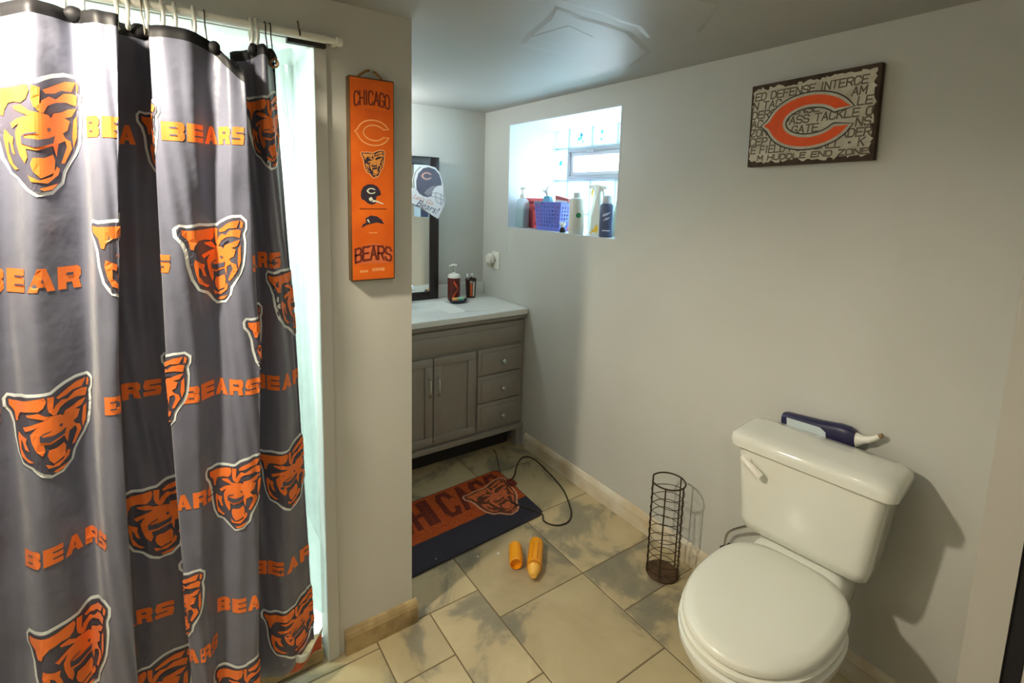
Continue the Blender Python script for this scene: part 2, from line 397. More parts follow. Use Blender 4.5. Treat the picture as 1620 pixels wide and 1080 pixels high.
# shower interior
mb = MB()
mb.box((-0.95, 2.31, 0), (0.50, 2.34, 2.03)); mb.box((0.485, P_ + 0.07, 0), (0.50, 2.31, 2.03)); mb.box((-0.95, P_ + 0.07, 0), (-0.935, 2.31, 2.03)); mb.box((-0.95, P_ + .07, 2.03), (0.5, 2.34, H_))
ws = struct('wall_shower', mb, M_shower, 'white shower surround behind the curtain')
for z in (1.68, 1.27, 0.86, 0.45):
    obj('panel_joint', MB().box((0.4835, P_ + 0.08, z), (0.4852, 2.30, z + 0.004)), mat('joint_grey', (205, 214, 210), 0.5), ws)
struct('shower_floor', MB().box((-0.95, P_ + 0.07, 0), (0.5, 2.31, 0.03)), M_shower)
struct('trim_1', MB().box((XJ, P_ - 0.007, 0.0), (0.407, P_, 1.915), bev=0.002), M_wall, 'flat painted strip beside the shower opening')
struct('trim_2', MB().box((-0.95, P_ + 0.004, 0), (XJ - 0.012, P_ + 0.07, 0.055), bev=0.008), M_wood, 'worn wooden shower threshold')
struct('rod_shadow_strip', MB().box((XJ - 0.07, P_ - 0.022, 1.912), (XJ + 0.03, P_, 1.924)), M_dark, 'dark strip painted in for the rod shadow under the shower header')  # dark strip added in place of the rod's shadow

# ceiling with patched plaster
ce = struct('ceiling', MB().box((-1.05, -1.4, H_), (XR, B_ + .1, H_ + 0.1)), M_ceil, 'low grey ceiling with rough patches')
def patch(poly, d, soft):
    inner = shrink(poly, soft); mbp = MB()
    mbp.loft([[(x, y, H_ + .001) for x, y in poly], [(x, y, H_ - d) for x, y in inner]], cap0=False)
    obj('plaster_patch', mbp, M_ceil, ce, smooth=False)
patch([(1.06, 1.515), (1.14, 1.535), (1.22, 1.530), (1.32, 1.548), (1.43, 1.556), (1.53, 1.585), (1.60, 1.47), (1.50, 1.28), (1.27, 1.17), (1.14, 1.16), (1.05, 1.165), (0.93, 1.155), (0.97, 1.26), (1.01, 1.40)], 0.0022, 0.030)
patch([(0.90, 1.128), (0.99, 1.140), (1.08, 1.135), (1.16, 1.150), (1.245, 1.148), (1.36, 1.20), (1.45, 1.05), (1.28, 0.86), (0.98, 0.90)], 0.0020, 0.026)
patch([(1.03, 1.42), (1.16, 1.44), (1.22, 1.28), (1.06, 1.24)], 0.0030, 0.020)
# floor: grout bed and hand-laid stone tiles
fl = struct('floor', MB().box((-1.05, -1.4, -0.1), (A_, B_, -0.002)), M_grout, 'floor of mottled beige stone tiles')
def tile_material():
    M = bpy.data.materials.new('mottled_stone_tile'); M.use_nodes = True; nt = M.node_tree; b = nt.nodes['Principled BSDF']
    geo = nt.nodes.new('ShaderNodeNewGeometry'); oi = nt.nodes.new('ShaderNodeObjectInfo')
    mul = nt.nodes.new('ShaderNodeVectorMath'); mul.operation = 'SCALE'; mul.inputs['Scale'].default_value = 9.0
    comb = nt.nodes.new('ShaderNodeCombineXYZ'); nt.links.new(oi.outputs['Random'], comb.inputs[0]); nt.links.new(oi.outputs['Random'], comb.inputs[2]); nt.links.new(comb.outputs[0], mul.inputs[0])
    add = nt.nodes.new('ShaderNodeVectorMath'); nt.links.new(geo.outputs['Position'], add.inputs[0]); nt.links.new(mul.outputs[0], add.inputs[1])
    n1 = nt.nodes.new('ShaderNodeTexNoise'); n1.inputs['Scale'].default_value = 3.2; n1.inputs['Detail'].default_value = 7; n1.inputs['Roughness'].default_value = 0.58; n1.inputs['Distortion'].default_value = 0.5
    nt.links.new(add.outputs[0], n1.inputs['Vector'])
    r = nt.nodes.new('ShaderNodeValToRGB'); e = r.color_ramp.elements
    e[0].position = 0.34; e[0].color = lin((134, 128, 107)); e[1].position = 0.475; e[1].color = lin((186, 169, 130))
    x = e.new(0.42); x.color = lin((148, 139, 114)); x = e.new(0.66); x.color = lin((200, 184, 144)); x = e.new(0.8); x.color = lin((176, 152, 112))
    nt.links.new(n1.outputs['Fac'], r.inputs['Fac'])
    mr = nt.nodes.new('ShaderNodeMapRange'); mr.inputs['To Min'].default_value = 0.88; mr.inputs['To Max'].default_value = 1.1; nt.links.new(oi.outputs['Random'], mr.inputs['Value'])
    hsv = nt.nodes.new('ShaderNodeHueSaturation'); nt.links.new(mr.outputs[0], hsv.inputs['Value']); nt.links.new(r.outputs[0], hsv.inputs['Color'])
    nt.links.new(hsv.outputs[0], b.inputs['Base Color'])
    n2 = nt.nodes.new('ShaderNodeTexNoise'); n2.inputs['Scale'].default_value = 40; n2.inputs['Detail'].default_value = 5; nt.links.new(geo.outputs['Position'], n2.inputs['Vector'])
    bp = nt.nodes.new('ShaderNodeBump'); bp.inputs['Strength'].default_value = 0.12; bp.inputs['Distance'].default_value = 0.004; nt.links.new(n2.outputs['Fac'], bp.inputs['Height']); nt.links.new(bp.outputs[0], b.inputs['Normal'])
    b.inputs['Roughness'].default_value = 0.45
    return M
M_tile = tile_material()
def ftile(x0, x1, y0, y1):
    x0, x1 = max(x0, -0.95), min(x1, A_); g = 0.0022
    if y1 <= y0 or x1 - x0 < 0.02: return
    lo = (x0 + g, y0 + g); hi = (x1 - g, y1 - g); e = 0.0025
    mbp = MB().loft([[(lo[0], lo[1], -0.006), (hi[0], lo[1], -0.006), (hi[0], hi[1], -0.006), (lo[0], hi[1], -0.006)],
                     [(lo[0], lo[1], -0.0015), (hi[0], lo[1], -0.0015), (hi[0], hi[1], -0.0015), (lo[0], hi[1], -0.0015)],
                     [(lo[0] + e, lo[1] + e, 0), (hi[0] - e, lo[1] + e, 0), (hi[0] - e, hi[1] - e, 0), (lo[0] + e, hi[1] - e, 0)]], cap0=False)
    obj('floor_tile', mbp, M_tile, fl, smooth=False)
def col(x0, x1, ys):
    for a, b in zip(ys, ys[1:]): ftile(x0, x1, a, min(b, B_))
S = 0.41
col(0.94, 1.347, [-1.275, -0.865, -0.455, -0.045, 0.50, 0.945, 1.355, 1.765, 2.175, 2.585, 2.86])
col(1.347, 1.768, [-1.3, -0.92, -0.51, -0.1, 0.31, 0.72, 1.13, 1.355, 1.765, 2.175, 2.585, 2.86])
col(0.53, 0.733, [-1.30, -0.9, -0.5, -0.1, 0.49, 0.90, 1.31, 1.508])
col(0.733, 0.94, [-1.30, -0.7, -0.3, 0.28, 0.69, 1.10, 1.508])
col(0.53, 0.94, [1.508, 1.918, 2.328, 2.738, 2.86])
col(0.12, 0.53, [-1.30, -1.0, -0.6, -0.2, 0.24, 0.65, 1.06, 1.47])
col(0.12, 0.53, [1.47, 1.60])
col(-0.29, 0.12, [-1.30, -1.0, -0.4, 0.02, 0.43, 0.84, 1.25, 1.60])
col(-0.95, -0.29, [-1.30, -0.8, -0.2, 0.22, 0.63, 1.04, 1.45, 1.60])

# baseboards
def baseboard(name, p0, p1, n, h, t, M, label):
    p0, p1, n = Vector(p0), Vector(p1), Vector(n)
    prof = [(0, 0), (t, 0), (t, h * 0.72), (t * 0.75, h * 0.86), (t * 0.4, h * 0.97), (0, h)]
    mbp = MB().loft([[p + n * a + Vector((0, 0, b)) for a, b in prof] for p in (p0, p1)])
    o = obj(name, mbp, M, smooth=False); o['kind'] = 'structure'; o['label'] = label
baseboard('baseboard_right', (A_, 2.325, 0), (A_, 0.175, 0), (-1, 0, 0), 0.092, 0.016, M_base, 'scuffed cream baseboard along the grey wall')
baseboard('baseboard_partition', (0.425, P_, 0), (XE + 0.016, P_, 0), (0, -1, 0), 0.085, 0.020, M_wood, 'worn wooden baseboard on the partition end')

# window: white reveal, glass blocks, hopper vent
w1 = struct('window_1', MB().box((XG + 0.085, WY0, WZ0), (XG + 0.09, WY1, WZ0 + 0.003)), M_white, 'glass block window with a grey hopper vent')
t = 0.004
obj('window_sill', MB().box((A_ + .001, WY0, WZ0 - .002), (XG, WY1, WZ0 + .001)), M_white, w1)
obj('reveal_panel', MB().box((A_ - .001, WY1 - t, WZ0), (XG, WY1 + .001, WZ1)), M_white, w1)
obj('reveal_panel', MB().box((A_ - .001, WY0 - .001, WZ0), (XG, WY0 + t, WZ1)), M_white, w1)
obj('reveal_panel', MB().box((A_ - .001, WY0, WZ1 - t), (XG, WY1, WZ1 + .001)), M_white, w1)
M_blk = sheer('pressed_glass_block', (232, 247, 251), 0.55, 0.1, 0.85)
M_blkc = sheer('blue_patterned_glass', (120, 200, 236), 0.35, 0.1, 0.85)
M_blke = sheer('glass_block_edge', (205, 232, 234), 0.60, 0.1, 0.8)
M_vframe = mat('grey_vent_frame', (176, 178, 180), 0.4, 0.04)
ys = [WY1 - t, 2.440, 2.237, 2.034, 1.831, WY0 + t]; zs = [WZ0 + .001, 1.423, 1.624, 1.823, WZ1 - t]
rb = random.Random(3)
for i in range(5):
    for j in range(4):
        if j == 2 and 1 <= i <= 3: continue
        y1, y0 = ys[i], ys[i + 1]; z0, z1 = zs[j], zs[j + 1]; g = 0.004
        mbp = MB()
        e = 0.012
        mbp.box((XG + .004, y0 + g, z0 + g), (XG + 0.075, y1 - g, z1 - g), 0, 0.006, 1)
        b = obj('glass_block', mbp, [M_blk], w1, smooth=False)
        # pressed rim on the block face
        mbr = MB()
        for lo, hi in (((y0 + g, z0 + g), (y1 - g, z0 + g + e)), ((y0 + g, z1 - g - e), (y1 - g, z1 - g)), ((y0 + g, z0 + g + e), (y0 + g + e, z1 - g - e)), ((y1 - g - e, z0 + g + e), (y1 - g, z1 - g - e))):
            mbr.box((XG, lo[0], lo[1]), (XG + .0035, hi[0], hi[1]))
        obj('block_rim', mbr, M_blke, b, smooth=False)
        if (i, j) in ((1, 3), (2, 3), (1, 1), (2, 1), (3, 1), (0, 2)):
            mbr = MB(); cy, cz = (y0 + y1) / 2, (z0 + z1) / 2
            for q in range(6 if (i, j) == (1, 3) else 3):
                a0 = rb.uniform(0, 6.28); rr = rb.uniform(.008, .036); ss = rb.uniform(.006, .016)
                pc = (cy + rr * math.cos(a0), cz + rr * math.sin(a0))
                pl = [(pc[0] + ss * rb.uniform(.6, 1.3) * math.cos(k * PI / 4), pc[1] + ss * rb.uniform(.6, 1.3) * math.sin(k * PI / 4)) for k in range(8)]
                mbr.prism(pl, lambda a, b_, h: Vector((XG + .003 - h, a, b_)), 0.002)
            obj('pressed_motif', mbr, M_blkc, b, smooth=False)
for y in ys[1:-1]:
    for (za, zb) in ((zs[0], zs[2]), (zs[3], zs[4])) if 1.7 < y < 2.43 and y not in (ys[1], ys[4]) else ((zs[0], zs[4]),):
        obj('mortar_joint', MB().box((XG + .002, y - .0045, za), (XG + .03, y + .0045, zb)), M_white, w1)
for z in zs[1:-1]:
    obj('mortar_joint', MB().box((XG + .003, ys[-1], z - .0045), (XG + .03, ys[0], z + .0045)), M_white, w1)
vy0, vy1, vz0, vz1 = ys[4] + .005, ys[1] - .005, zs[2] + .005, zs[3] - .005
def frame_rect(x0, x1, y0, y1, z0, z1, w, bev=.003):
    mbp = MB()
    mbp.box((x0, y0, z0), (x1, y1, z0 + w), bev=bev); mbp.box((x0, y0, z1 - w), (x1, y1, z1), bev=bev)
    mbp.box((x0, y0, z0 + w), (x1, y0 + w, z1 - w), bev=bev); mbp.box((x0, y1 - w, z0 + w), (x1, y1, z1 - w), bev=bev)
    return mbp
vf = obj('vent_frame', frame_rect(XG - .012, XG + .06, vy0, vy1, vz0, vz1, .022), M_vframe, w1)
obj('vent_sash', frame_rect(XG - .002, XG + .05, vy0 + .022, vy1 - .022, vz0 + .022, vz1 - .022, .026), mat('pale_vent_sash', (206, 208, 210), 0.4, 0.03), vf)
obj('vent_pane', MB().box((XG + .02, vy0 + .048, vz0 + .048), (XG + .024, vy1 - .048, vz1 - .048)), sheer('clear_pane', (250, 252, 255), 0.92), vf)
obj('vent_latch', MB().box((XG - .022, 2.20, vz1 - .026), (XG - .012, 2.26, vz1 - .012), bev=.003), M_vframe, vf)

# ================================================================== shower: rod, hooks, curtain, liner
RODY, RODZ = 1.485, 1.932
rod = thing('curtain_rod', 'white tension rod across the top of the shower opening', 'curtain rod', (0.0, RODY, RODZ))
obj('rod_tube', MB().cyl((-0.94, RODY, RODZ), (0.40, RODY, RODZ), 0.011), M_plast, rod)
obj('inner_tube', MB().cyl((0.40, RODY, RODZ), (0.437, RODY, RODZ), 0.0085), M_plast, rod)
obj('end_cap', MB().lathe([(.008, 0), (.012, .002), (.013, .014), (.011, .018)], (0.425, RODY, RODZ), 16, axis=(1, 0, 0)), M_plast, rod)
obj('wall_bracket', MB().box((0.418, RODY - .006, RODZ - .010), (0.432, P_ - .0005, RODZ + .006), bev=.002), M_plast, rod)

# curtain: cross-section control points (x at z=1.75, x at z=1.09, x at z=0.30, depth offset top/low, top edge z, hem z)
K = [(-0.78, -0.80, -0.82, -.01, -.01, 1.87, .03), (-0.70, -0.72, -0.74, .03, .03, 1.88, .03), (-0.61, -0.63, -0.65, -.035, -.035, 1.89, .03), (-0.52, -0.54, -0.57, .03, .03, 1.885, .03),
     (-0.44, -0.47, -0.50, -.04, -.04, 1.875, .03), (-0.36, -0.40, -0.44, .02, .02, 1.87, .03),
     (-0.300, -0.350, -0.395, -.030, -.030, 1.868, .03), (-0.255, -0.298, -0.338, .018, .018, 1.876, .03),
     (-0.200, -0.236, -0.275, -.030, -.032, 1.886, .03), (-0.138, -0.162, -0.205, .022, .020, 1.890, .03),
     (-0.104, -0.132, -0.160, -.038, -.044, 1.884, .03), (-0.060, -0.100, -0.112, -.050, -.054, 1.882, .03),
     (-0.098, -0.136, -0.148, .004, .004, 1.884, .03), (-0.082, -0.120, -0.126, .052, .054, 1.886, .03), (-0.036, -0.064, -0.072, .058, .058, 1.886, .03), (0.010, -0.006, -0.004, .056, .054, 1.884, .03),
     (0.034, 0.024, 0.034, .026, .024, 1.882, .03), (-0.002, -0.010, -0.002, -.016, -.016, 1.880, .03), (0.060, 0.040, 0.036, -.036, -.036, 1.880, .03),
     (0.118, 0.100, 0.068, .000, -.004, 1.866, .03), (0.150, 0.138, 0.118, -.040, -.040, 1.830, .035),
     (0.186, 0.192, 0.160, -.044, -.044, 1.800, .045), (0.162, 0.166, 0.136, .012, .010, 1.850, .06), (0.206, 0.206, 0.178, .040, .036, 1.872, .08),
     (0.236, 0.246, 0.236, .000, -.012, 1.882, .10), (0.262, 0.288, 0.296, .036, .024, 1.862, .125), (0.270, 0.298, 0.318, .046, .036, 1.850, .135)]
K = np.array(K); NK = len(K); CY = 1.448
def cr(arr, t):
    t = np.clip(t, 0, NK - 1 - 1e-9); i = np.floor(t).astype(int); f = t - i
    p = lambda k: arr[np.clip(i + k, 0, NK - 1)]
    a, b, c, d = p(-1), p(0), p(1), p(2); tt = 0.62
    m1 = (c - a) * tt * 0.8; m2 = (d - b) * tt * 0.8
    return (2 * f**3 - 3 * f**2 + 1) * b + (f**3 - 2 * f**2 + f) * m1 + (-2 * f**3 + 3 * f**2) * c + (f**3 - f**2) * m2
def curtain(t, z):
    t = np.asarray(t, float); z = np.asarray(z, float)
    x1, x2, x3 = cr(K[:, 0], t), cr(K[:, 1], t), cr(K[:, 2], t)
    a = np.clip((z - 1.09) / (1.75 - 1.09), -0.2, 1.3); b = np.clip((1.09 - z) / (1.09 - 0.30), -0.4, 1.4)
    x = np.where(z > 1.09, x2 + (x1 - x2) * a, x2 + (x3 - x2) * b)
    k = np.clip((1.9 - z) / 1.6, 0, 1)
    dy = cr(K[:, 3], t) * (1 - k) + cr(K[:, 4], t) * k
    top = np.clip((z - 1.72) / 0.18, 0, 1)
    dy = dy * (1 - 0.25 * top)
    wr = 0.0035 * np.sin(7.1 * t + 3.0 * np.sin(5 * z + t)) * np.sin(9 * z + 2.2 * t) + 0.005 * np.sin(2.3 * t + 6.5 * z) * (0.4 + top)
    y = CY + dy + wr
    return np.stack([x, y, z], -1)
tt_ = np.linspace(0, NK - 1, 4000); pp = curtain(tt_, np.full_like(tt_, 1.1)); UL = np.concatenate([[0], np.cumsum(np.linalg.norm(np.diff(pp, axis=0), axis=1))])
def curtain_fn(a, b, h):
    """cloth coordinates (length along the cloth, height) -> point, h off the front"""
    t = float(np.interp(a, UL, tt_)); e = 0.02
    p = curtain([t, t + e, t - e, t], [b, b, b, b + .01])
    n = np.cross(p[1] - p[2], p[3] - p[0]); n /= np.linalg.norm(n) + 1e-12
    return Vector(p[0] + n * h)
def _batch(ab, h):
    t = np.interp(ab[:, 0], UL, tt_); b = ab[:, 1]; e = 0.02
    p0, p1, p2, p3 = curtain(t, b), curtain(t + e, b), curtain(t - e, b), curtain(t, b + .01)
    n = np.cross(p1 - p2, p3 - p0); n /= np.linalg.norm(n, axis=1, keepdims=True) + 1e-12
    return p0 + n * h
curtain_fn.batch = _batch
NT, NV = (NK - 1) * 13 + 1, 84
ts = np.linspace(0, NK - 1, NT); ztop = cr(K[:, 5], ts); zbot = cr(K[:, 6], ts)
fr = np.concatenate([[0.0, 0.009], np.linspace(0.014, 1, NV - 2)])
Z = ztop[None, :] + (zbot - ztop)[None, :] * fr[:, None]; T2 = np.repeat(ts[None, :], NV, 0)
PC = curtain(T2.ravel(), Z.ravel()).reshape(NV, NT, 3)
sc_ = thing('shower_curtain', 'dark satin shower curtain printed with orange bear heads and BEARS', 'curtain', (0.0, CY, 0.03))
mb = MB(); vv = PC.reshape(-1, 3).tolist(); ff = []
for i in range(NV - 1):
    for j in range(NT - 1): ff.append((i * NT + j, i * NT + j + 1, (i + 1) * NT + j + 1, (i + 1) * NT + j))
mb.add(vv, ff); mb.m = [1 if f[0] < 2 * NT else 0 for f in mb.f]
cl = obj('cloth', mb, [M_cloth, M_hem], sc_, angle=70)
# orient normals to the room and give the cloth its thickness
bm = bmesh.new(); bm.from_mesh(cl.data); bm.faces.ensure_lookup_table()
if sum(f.normal.y for f in bm.faces) > 0: bmesh.ops.reverse_faces(bm, faces=bm.faces[:])
bm.to_mesh(cl.data); bm.free()
sol = cl.modifiers.new('thickness', 'SOLIDIFY'); sol.thickness = 0.0012; sol.offset = -1
SH = 6                                                           # index of the first control point in view
remap = lambda k: float(np.interp(k, [-6, 0, 5, 6, 7, 8, 9, 10, 11, 12, 13, 14, 15, 16], [-6, 0, 5, 7, 9, 11, 12, 13, 14, 15, 17, 18, 19, 20]))
uof = lambda k: float(np.interp(remap(k) + SH, tt_, UL))
GR = (0.005, 0.02)
for k, z, w in [(2.0, 1.625, .215), (7.3, 1.62, .16), (14.05, 1.675, .17), (5.3, 1.355, .19), (10.0, 1.345, .185), (15.4, 1.22, .18), (2.15, .985, .180), (7.75, 1.03, .16), (12.35, 1.12, .16),
                (6.6, .665, .19), (10.75, .725, .17), (14.3, .715, .17), (2.6, .415, .21), (7.8, .45, .16), (11.1, .13, .19), (14.4, .23, .16), (-1.2, 1.34, .2), (-2.6, 1.64, .2), (-0.9, .70, .2), (-3.5, 1.0, .2), (6.3, .16, .19)]:
    mb = MB(); bear(mb, curtain_fn, uof(k), z, w, (0, 1, 2), 0.0014, GR, 0.0012)
    obj('bear_emblem', mb, [M_wprint, M_navy, M_orange], sc_, smooth=False)
def wordmark(k, z, w=0.215, h=0.042, text='BEARS'):
    lw = w / (5 + 4 * 0.12); mb = MB(); x = uof(k) - lw * (len(text) + (len(text) - 1) * .12) / 2
    for ch in text:
        # heavy slab letters: solid block less thin counters
        if ch == 'A': out = [(0, 0), (.36, 1), (.64, 1), (1, 0), (.66, 0), (.6, .2), (.4, .2), (.34, 0)]
        elif ch == 'S': out = [(0, 0), (0, .3), (.1, .36), (0, .62), (.12, 1), (1, 1), (1, .72), (.92, .66), (1, .4), (.88, 0)]
        elif ch == 'R': out = [(0, 0), (0, 1), (.88, 1), (1, .84), (1, .56), (.9, .44), (1, 0), (.66, 0), (.6, .3), (.36, .3), (.36, 0)]
        elif ch == 'E': out = [(0, 0), (0, 1), (1, 1), (1, .72), (.9, .72), (.9, .62), (1, .62), (1, 0)]
        else: out = [(0, 0), (0, 1), (.9, 1), (1, .86), (1, .6), (.93, .5), (1, .4), (1, .14), (.9, 0)]
        layer(mb, [[(x + a * lw, z - h / 2 + b * h) for a, b in out]], curtain_fn, 0.0011, 0, GR)
        cuts = {'B': [[(.36, .66), (.36, .74), (.66, .74), (.66, .66)], [(.36, .26), (.36, .34), (.66, .34), (.66, .26)]], 'E': [[(.42, .64), (.42, .72), (.9, .72), (.9, .64)], [(.42, .28), (.42, .36), (1, .36), (1, .28)]],
                'A': [[(.46, .38), (.5, .62), (.54, .38)]], 'R': [[(.36, .6), (.36, .72), (.66, .72), (.66, .6)]], 'S': [[(.36, .62), (.36, .7), (1, .7), (1, .62)], [(0, .3), (0, .38), (.64, .38), (.64, .3)]]}[ch]
        layer(mb, [[(x + a * lw, z - h / 2 + b * h) for a, b in c] for c in cuts], curtain_fn, 0.0022, 1, GR)
        x += lw * 1.12
    obj('wordmark', mb, [M_orange, M_navy], sc_, smooth=False)
for k, z, w, h, tx in [(4.25, 1.645, .22, .044, 'BE'), (6.35, 1.64, .22, .044, 'A'), (1.7, 1.318, .275, .050, 'BEAR'), (8.15, 1.342, .20, .042, 'S'), (4.5, 1.028, .20, .042, 'B'), (6.5, 1.018, .22, .042, 'RS')]:
    wordmark(k, z, w, h, tx)
for k, z in [(9.9, 1.648), (12.8, 1.335), (10.2, 1.015), (14.4, .995), (2.6, .692), (8.4, .735), (5.9, .40), (11.6, .402), (14.4, .44), (8.3, .30), (-0.6, 1.02), (-0.9, 1.65), (-3.2, .7), (-2.9, 1.33)]:
    wordmark(k, z)
# grommet knots and hooks
M_ring = mat('clear_white_ring', (216, 216, 204), 0.25, 0.05, 20)
M_hook = mat('dark_metal_hook', (70, 62, 50), 0.35, 0.1, 30, metal=0.8)
hooks = [(-0.147, 'w', 3.0), (-0.116, 'w', 3.6), (-0.058, 'w', 5.2), (-0.038, 'w', 6.0), (-0.012, 'd', 7.0), (-0.002, 'w', 7.5), (0.028, 'w', 8.4), (0.052, 'w', 8.9), (0.090, 'w', 9.6), (0.112, 'd', 10.0), (0.214, 'w', 13.5), (0.226, 'w', 13.8), (0.246, 'd', 14.4), (0.258, 'd', 14.7), (0.33, 'e', 0)]
names = ['between the wide left panel and its first gather', 'just right of the first gather', 'above the dark pleat, left one', 'above the dark pleat, right one', 'thin dark one beside the black gather', 'right of the black gather', 'left one of the middle pair', 'right one of the middle pair', 'left of the lone dark hook', 'alone over the frayed brown gather', 'first over the end gather', 'second over the end gather', 'thin dark one behind the end gather', 'last one holding the torn grommet', 'empty and bare near the rod end']
for (x, kd, k), nm in zip(hooks, names):
    mb = MB(); zt = float(cr(K[:, 5], np.array([remap(k) + SH]))[0]) if kd != 'e' else 1.93
    if kd == 'w':
        h = (RODZ + .017) - (zt - .012); c = (RODZ + .017 + zt - .012) / 2
        mb.tube([(x + .0015 * math.sin(3 * a), RODY + .016 * math.sin(a), c + h / 2 * math.cos(a)) for a in np.linspace(0, 2 * PI, 25)[:-1]], .0042, 8, closed=True)
        tag(obj('curtain_ring', mb, M_ring), 'white plastic curtain ring on the rod, ' + nm, 'ring', 'curtain rings')
    elif kd == 'd':
        pts = [(x, RODY + .014 * math.cos(a), RODZ + .001 + .014 * math.sin(a)) for a in np.linspace(-.6, PI + .3, 12)]
        pts += [(x, RODY - .012, RODZ - .02), (x + .003, RODY - .012, zt + .005), (x + .004, RODY - .016, zt - .02), (x + .006, RODY - .028, zt - .028), (x + .008, RODY - .038, zt - .012)]
        mb.tube(pts, .0016, 8); tag(obj('curtain_hook', mb, M_hook), 'dark wire curtain hook on the rod, ' + nm, 'hook', 'curtain hooks')
    else:
        pts = [(x, RODY + .0132 * math.cos(a), RODZ + .0132 * math.sin(a)) for a in np.linspace(-.9, PI + .5, 14)] + [(x - .006, RODY - .016, RODZ + .03)]
        mb.tube(pts, .0016, 8); tag(obj('curtain_hook', mb, M_hook), 'dark wire curtain hook ' + nm, 'hook', 'curtain hooks')
for k in (3.1, 5.6, 6.6, 7.4, 10.2, 13.4, 14.6):
    z = float(cr(K[:, 5], np.array([remap(k) + SH]))[0]) - 0.008; p = curtain_fn(uof(k), z, 0.004)
    mb = MB(); r_ = random.Random(int(k * 10)); rings = []
    for i in range(7):
        a = PI * i / 6; rings.append([(p.x + (.017 if k < 10 else .013) * math.sin(a) * math.cos(q) * r_.uniform(.85, 1.15), p.y + .012 * math.sin(a) * math.sin(q), p.z - .016 * math.cos(a)) for q in np.linspace(0, 2 * PI, 11)[:-1]])
    mb.loft(rings); obj('gathered_hem', mb, M_hem, sc_)
gp = curtain_fn(uof(14.55), 1.842, 0.012)
mb = MB(); mb.tube([gp + Vector((.009 * math.cos(a), -.003 * math.cos(a), .010 * math.sin(a))) for a in np.linspace(0, 2 * PI, 17)[:-1]], .0032, 8, closed=True)
obj('grommet', mb, mat('brass_grommet', (150, 104, 70), 0.35, 0.1, metal=0.6), sc_)

# clear liner hanging just inside the opening
mb = MB(); rows = []
for i in range(40):
    z = 1.90 - i / 39 * 1.72; r_ = []
    for j in range(30):
        u = j / 29; x = 0.20 + u * (0.135 + 0.02 * (1.9 - z)); x = min(x, .366)
        y = 1.530 + 0.022 * math.sin(9 * u * 2 + 1.1 * z) + 0.006 * math.sin(14 * z + 6 * u)
        r_.append((x, y, z - .05 * (1 - u) * 0))
    rows.append(r_)
mb.loft(rows, cap0=False, cap1=False, closed=False)
ln = thing('shower_liner', 'clear plastic shower liner hanging inside the dark curtain', 'shower liner', (0.28, 1.53, 0.18))
o = obj('plastic_sheet', mb, sheer('clear_liner_plastic', (250, 255, 253), 0.84, 0.12, 0.7), ln, angle=80)
sm = o.modifiers.new('thickness', 'SOLIDIFY'); sm.thickness = 0.0006
mb = MB()
for a, b in [((.285, 1.80), (.325, 1.66)), ((.325, 1.66), (.318, 1.56)), ((.29, 1.70), (.315, 1.50)), ((.30, 1.84), (.312, 1.72))]:
    mb.tube([(a[0] + (b[0] - a[0]) * q, 1.560, a[1] + (b[1] - a[1]) * q) for q in (0, .33, .66, 1)], .0013, 6)
obj('crease', mb, M_wprint, ln)
# rumpled tail of the curtain hem at the threshold
mb = MB(); rows = []
for i in range(9):
    r_ = []
    for j in range(15):
        u = j / 14; v = i / 8
        r_.append((0.225 + .115 * u, 1.435 + .035 * v + .010 * math.sin(7 * u + 3 * v), .135 + .06 * u * u - (.065 + .03 * u) * v + .008 * math.sin(9 * u)))
    rows.append(r_)
mb.loft(rows, cap0=False, cap1=False, closed=False); mb.m = [(1 if (i // 14) >= 3 else 0) for i in range(len(mb.f))]
o = obj('hem_tail', mb, [mat('white_liner_hem', (206, 214, 206), 0.5), mat('rust_orange_print', (196, 84, 40), 0.55, 0.25, 30)], sc_, angle=80)
sm = o.modifiers.new('thickness', 'SOLIDIFY'); sm.thickness = 0.001

# ================================================================== banner on the partition
bx0, bx1, bz0, bz1, by = 0.460, 0.597, 1.254, 1.850, P_
bn = thing('wall_banner', 'tall orange wooden CHICAGO BEARS banner hanging on the partition', 'wall sign', ((bx0 + bx1) / 2, by, bz0))
board = MB(); board.box((bx0, by - 0.026, bz0), (bx1, by - .0005, bz1), 0, 0.002, 1)
obj('board', board, M_brownedge, bn)
fn = planar((bx0, by - 0.026, bz0), (1, 0, 0), (0, 0, 1), (0, -1, 0))
bw, bh = bx1 - bx0, bz1 - bz0
obj('board_face', MB().prism([(.004, .004), (bw - .004, .004), (bw - .003, bh - .004), (.004, bh - .004)], fn, 0.0004), M_boardO, bn, smooth=False)
def arch(text, yb, hh, lw, rise, sw):
    polys = []
    q, xe = strokes(text, 0, 0, lw, hh, sw, 0.30)
    w = textwidth(text, lw, .30); out = []
    for p in q:
        out.append([(bw / 2 - w / 2 + a, yb + b * (1 + 0.0) + rise * (1 - ((a - w / 2) / (w / 2)) ** 2)) for a, b in p])
    return out
F0 = 0.0007
mb = MB(); layer(mb, [[(.010, bh - .088), (bw - .010, bh - .088), (bw - .010, bh - .045), (bw / 2, bh - .030), (.010, bh - .045)]], fn, F0, 1)
layer(mb, arch('CHICAGO', bh - .083, .038, .0128, .008, .0042), fn, F0 + .0004, 0); obj('lettering', mb, [M_maroon, M_boardO], bn, smooth=False)
mb = MB(); layer(mb, [[(.008, .052), (bw - .008, .052), (bw - .008, .098), (bw / 2, .115), (.008, .098)]], fn, F0, 1)
layer(mb, arch('BEARS', .057, .040, .0180, .008, .0060), fn, F0 + .0004, 0); obj('lettering', mb, [M_maroon, mat('pinkish_orange_ink', (222, 112, 62), 0.6, 0.1, 40)], bn, smooth=False)
mb = MB(); s = .048; cx, cz = bw / 2 + .004, bh - .155
